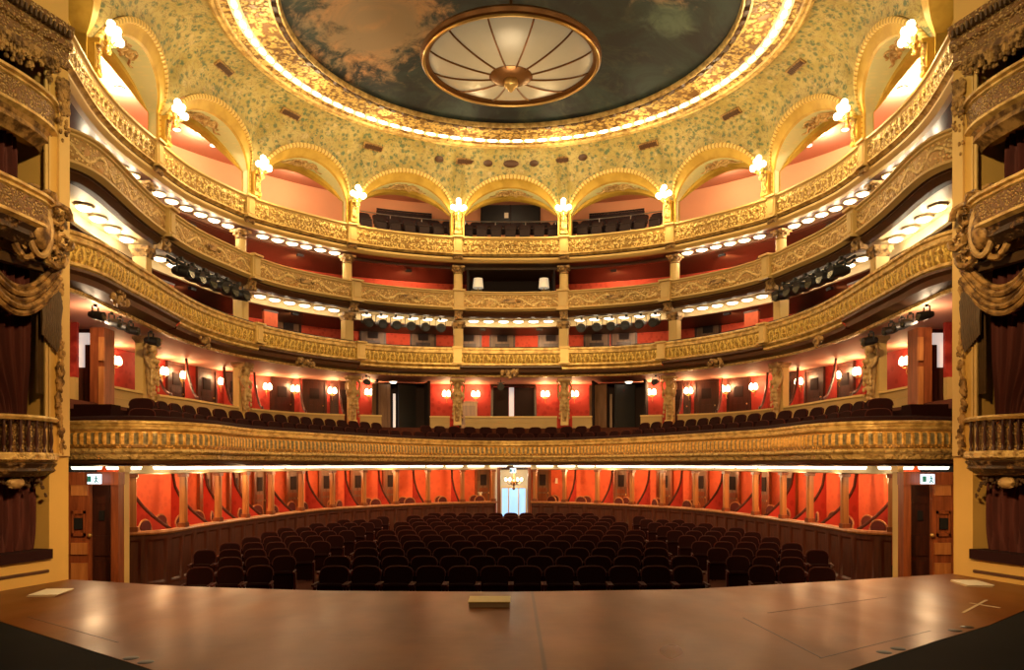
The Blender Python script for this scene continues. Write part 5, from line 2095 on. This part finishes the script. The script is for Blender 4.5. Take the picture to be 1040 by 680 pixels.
    MB().tube([T.P(24 + 11 * math.cos(a), 3.30 + .36 * math.sin(a), .30) for a in np.linspace(0, 2 * PI, 25)], .045 * k, 6).build('shield_rim', M['gold_stat'], t)
    for q in range(420):
        x = 27 + rng.normal(0, 20)
        if x > 56:
            continue
        m.ball(T.P(x, 3.38 + float(np.clip(rng.normal(0, .2), -.32, .34)), .12 + rng.uniform(0, .14)), rng.uniform(.016, .036) * k, (1, 1, 1.2), 6, 4)
    m.build('foliage', M['gold_old'], t)
    m = MB()
    for q in range(5):
        pts = []
        for j in range(14):
            f = j / 13
            x = -30 + 84 * f
            sag = .55 * (1 - (2 * f - 1) ** 2) + .07 * q
            pts.append(T.P(x, 3.02 - sag + .10 * q * 0 - .02 * q, .10 + .03 * (q % 2)))
        m.tube(pts, .045 * k, 6)
    m.build('swag', M['gold_old'], t)
    m = MB()
    T.run(m, [(.02, 2.95), (.10, 2.9), (.06, 2.8), (.0, 2.78)], -60, 52)
    for q in range(8):
        x = 40 + q * 2.0
        m.tube([T.P(x + .6 * math.sin(j), 2.75 - .22 * j - .03 * q, .07 + .02 * (j % 2)) for j in range(5)], [.05 * k, .06 * k, .05 * k, .045 * k, .02 * k], 6)
    m.build('tassel_fringe', M['drape_gold'], t)
    # curtains
    def curtain(label, x0, x1, z0, z1, out, nf, gather=None):
        n_, m_ = 160, 14
        Gd = []
        for i in range(n_):
            u = i / (n_ - 1)
            row = []
            for j in range(m_):
                v = j / (m_ - 1)
                z = z0 + (z1 - z0) * v
                x = x0 + (x1 - x0) * u
                if gather is not None:
                    kx = 1 - .62 * math.exp(-((v - .22) / .25) ** 2)
                    x = gather + (x - gather) * (kx if v > .22 else min(1, kx + (.22 - v) * 1.2))
                o_ = out + .05 * math.sin(u * nf * 2 * PI + 1.5 * math.sin(v * 3)) + .02 * math.sin(u * nf * 5.3 * PI)
                row.append(T.P(x, z, o_))
            Gd.append(row)
        o = MB().grid(Gd, np.linspace(0, 1.0, n_), np.linspace(0, 2, m_)).build('box_curtain', M['curtain'], sharp=70, fix=False)
        tag(o, label, 'curtain', 'dark red curtains in the proscenium boxes')
    curtain(f'long dark red curtain gathered low in the large {nm} proscenium box', -60, 40, .08, 2.85, -.22, 11, gather=34)
    curtain(f'dark red curtain in the {nm} proscenium box between the two gilded fronts', -60, 30, 3.75, 4.75, -.25, 12)
    curtain(f'dark red curtain in the lowest {nm} proscenium box above the stage sill', -60, 47, -1.26, -.18, -.22, 12)
    curtain(f'dark red curtain in the topmost {nm} proscenium box', -60, 30, 5.3, 5.9, -.3, 10)
    # gold brown drape strip beside the column
    o = MB()
    Gd = [[T.P(40 + 7 * u + .5 * math.sin(9 * v), .12 + 2.6 * v, -.06 + .025 * math.sin(u * 16)) for v in np.linspace(0.35, 1, 8)] for u in np.linspace(0, 1, 24)]
    o.grid(Gd)
    o = o.build('gold_drape', M['drape_gold'], sharp=70, fix=False)
    tag(o, f'narrow gold brown drape beside the {nm} proscenium pilaster', 'drape')

# ------------------------------------------------------------------ things lying on the stage
def lying(name, label, cat, px, py, w, d, h, rz, mats):
    t = thing(name, label, cat, ground(px, py, 0.0), rz)
    for k in range(3):
        MB().box((.01 * k, .008 * (k % 2), h * (k + .5) / 3), (w, d, h / 3 * .9), rz=.02 * (k - 1)).build('sheets' if k < 2 else 'top_sheet', mats[0 if k == 2 else 1], t)
    return t


lying('paper_stack', 'small stack of pale papers on the stage by the left proscenium wall', 'papers', 51, 602.5, .36, .50, .03, .1, (M['paper'], M['paper_side']))
lying('paper_stack', 'small stack of pale papers on the stage by the right proscenium wall', 'papers', 986, 593, .36, .50, .03, -.1, (M['paper'], M['paper_side']))
t = thing('stage_box', 'flat pale yellow box at the middle of the stage edge', 'box', ground(497, 616, 0.0), 0)
MB().box((0, .17, .030), (.50, .40, .06)).build('body', M['paper_side'], t)
MB().box((0, .17, .064), (.52, .42, .012)).build('lid', mat('pale_yellow_card', (.72, .58, .22), .6), t)
# floor fittings: sunk plates and screw heads
pm = MB().lathe([(0, .006), (.085, .006), (.10, .0)], n=18).mesh('floor_plate', M['black'])
for i, (x, y, lab) in enumerate([(133, 668, 'left of the front left pair'), (148, 672, 'right of the front left pair'), (898, 662, 'left of the front right pair'), (912, 658.5, 'right of the front right pair'),
                                 (970, 640, 'left of the rear right pair'), (982, 636.5, 'right of the rear right pair')]):
    o = bpy.data.objects.new('floor_plate', pm)
    COL.objects.link(o)
    o.location = ground(x, y, 0.0)
    o.scale = (.7, .7, 1)
    tag(o, f'round black plate sunk in the stage, {lab}', 'plate', 'round black plates in the stage floor')
# long hatch seams
for i, (a, b, lab) in enumerate([((755, 627), (835, 668), 'near the front right'), ((833, 668), (945, 640), 'along the right edge'), ((28, 626), (120, 652), 'along the left edge'), ((780, 622), (900, 606), 'across the right side')]):
    p, q = ground(*a), ground(*b)
    d = q - p
    o = MB().box((0, 0, .001), (d.length, .013, .003)).build('hatch_seam', M['wood_dark'], loc=(p + q) / 2, rz=math.atan2(d.y, d.x))
    tag(o, f'narrow dark trap seam in the stage boards {lab}', 'seam')
t = thing('chalk_cross', 'worn pale cross marked on the right of the stage boards', 'mark', ground(990, 615, 0.0))
for (a, b) in (((978, 622), (1002, 609)), ((985, 612), (1016, 617))):
    p, q = ground(*a), ground(*b)
    d = q - p
    MB().box((0, 0, .002), (d.length, .035, .003)).build('stroke', M['paper_side'], t, loc=(p + q) / 2 - ground(990, 615, 0.0), rz=math.atan2(d.y, d.x))

# ------------------------------------------------------------------ general lighting
for kq in range(14):
    a = 2 * PI * kq / 14
    point((7.6 * math.cos(a), RC + 7.6 * math.sin(a), RZ - .75), 72, (1, .76, .42), .35, 'ring_light')
point((0, RC, R_(9.0)), 330, (1, .74, .42), .6, 'chandelier_light')
# added unseen spots behind the viewer, brightening balcony fronts, proscenium boxes and stage
for x, tgt, pw, ang in ((3, (-8.6, 16.5, 2.3), 4800, 34), (2, (-6.4, 23, 2.4), 7000, 30), (0, (0, 29, 2.5), 10000, 34), (-2, (6.4, 23, 2.4), 7000, 30), (-3, (8.6, 16.5, 2.3), 4800, 34)):
    spot((x, 2.0, 8.5), tgt, pw, ang, (1, .56, .20), .4, .9)
for x, tgt, pw, ang in ((3, (-9.3, 17.5, 7.6), 4600, 44), (2, (-5, 27, 8.0), 4200, 44), (-2, (5, 27, 8.0), 4200, 44), (-3, (9.3, 17.5, 7.6), 4600, 44)):
    spot((x, 2.0, 8.5), tgt, pw, ang, (1, .72, .33), .4, .9)
for x in (-4, 4):
    spot((x, 3.0, 8.0), (x * .7, 9.6, 0), 300, 70, (1, .58, .24), .5)
    spot((-x * .7, 3.0, 7.5), (x * 1.68, 11.3, -.6), 5200, 26, (1, .60, .24), .4, .9)
w = bpy.data.worlds.new('World')
bpy.context.scene.world = w
w.use_nodes = True
w.node_tree.nodes['Background'].inputs[0].default_value = (.9, .62, .38, 1)
w.node_tree.nodes['Background'].inputs[1].default_value = .02

# ------------------------------------------------------------------ camera and view
cam = bpy.data.cameras.new('camera')
co = bpy.data.objects.new('camera', cam)
COL.objects.link(co)
co.location = (0, 0, EYE)
co.rotation_euler = (PI / 2, 0, 0)
cam.sensor_width = 36
cam.sensor_fit = 'HORIZONTAL'
cam.lens = F / 1040 * 36
cam.shift_x = (520 - XC) / 1040
cam.shift_y = (YH - 340) / 1040
cam.clip_end = 200
sc = bpy.context.scene
sc.camera = co
sc.view_settings.view_transform = 'Standard'
sc.view_settings.look = 'None'
sc.view_settings.gamma = 1
sc.view_settings.use_curve_mapping = False
sc.view_settings.exposure = 0.0
sc.cycles.use_denoising = True
sc.cycles.max_bounces = 6
sc.cycles.diffuse_bounces = 3
sc.cycles.glossy_bounces = 2
sc.cycles.sample_clamp_indirect = 6
sc.cycles.caustics_reflective = False
sc.cycles.caustics_refractive = False
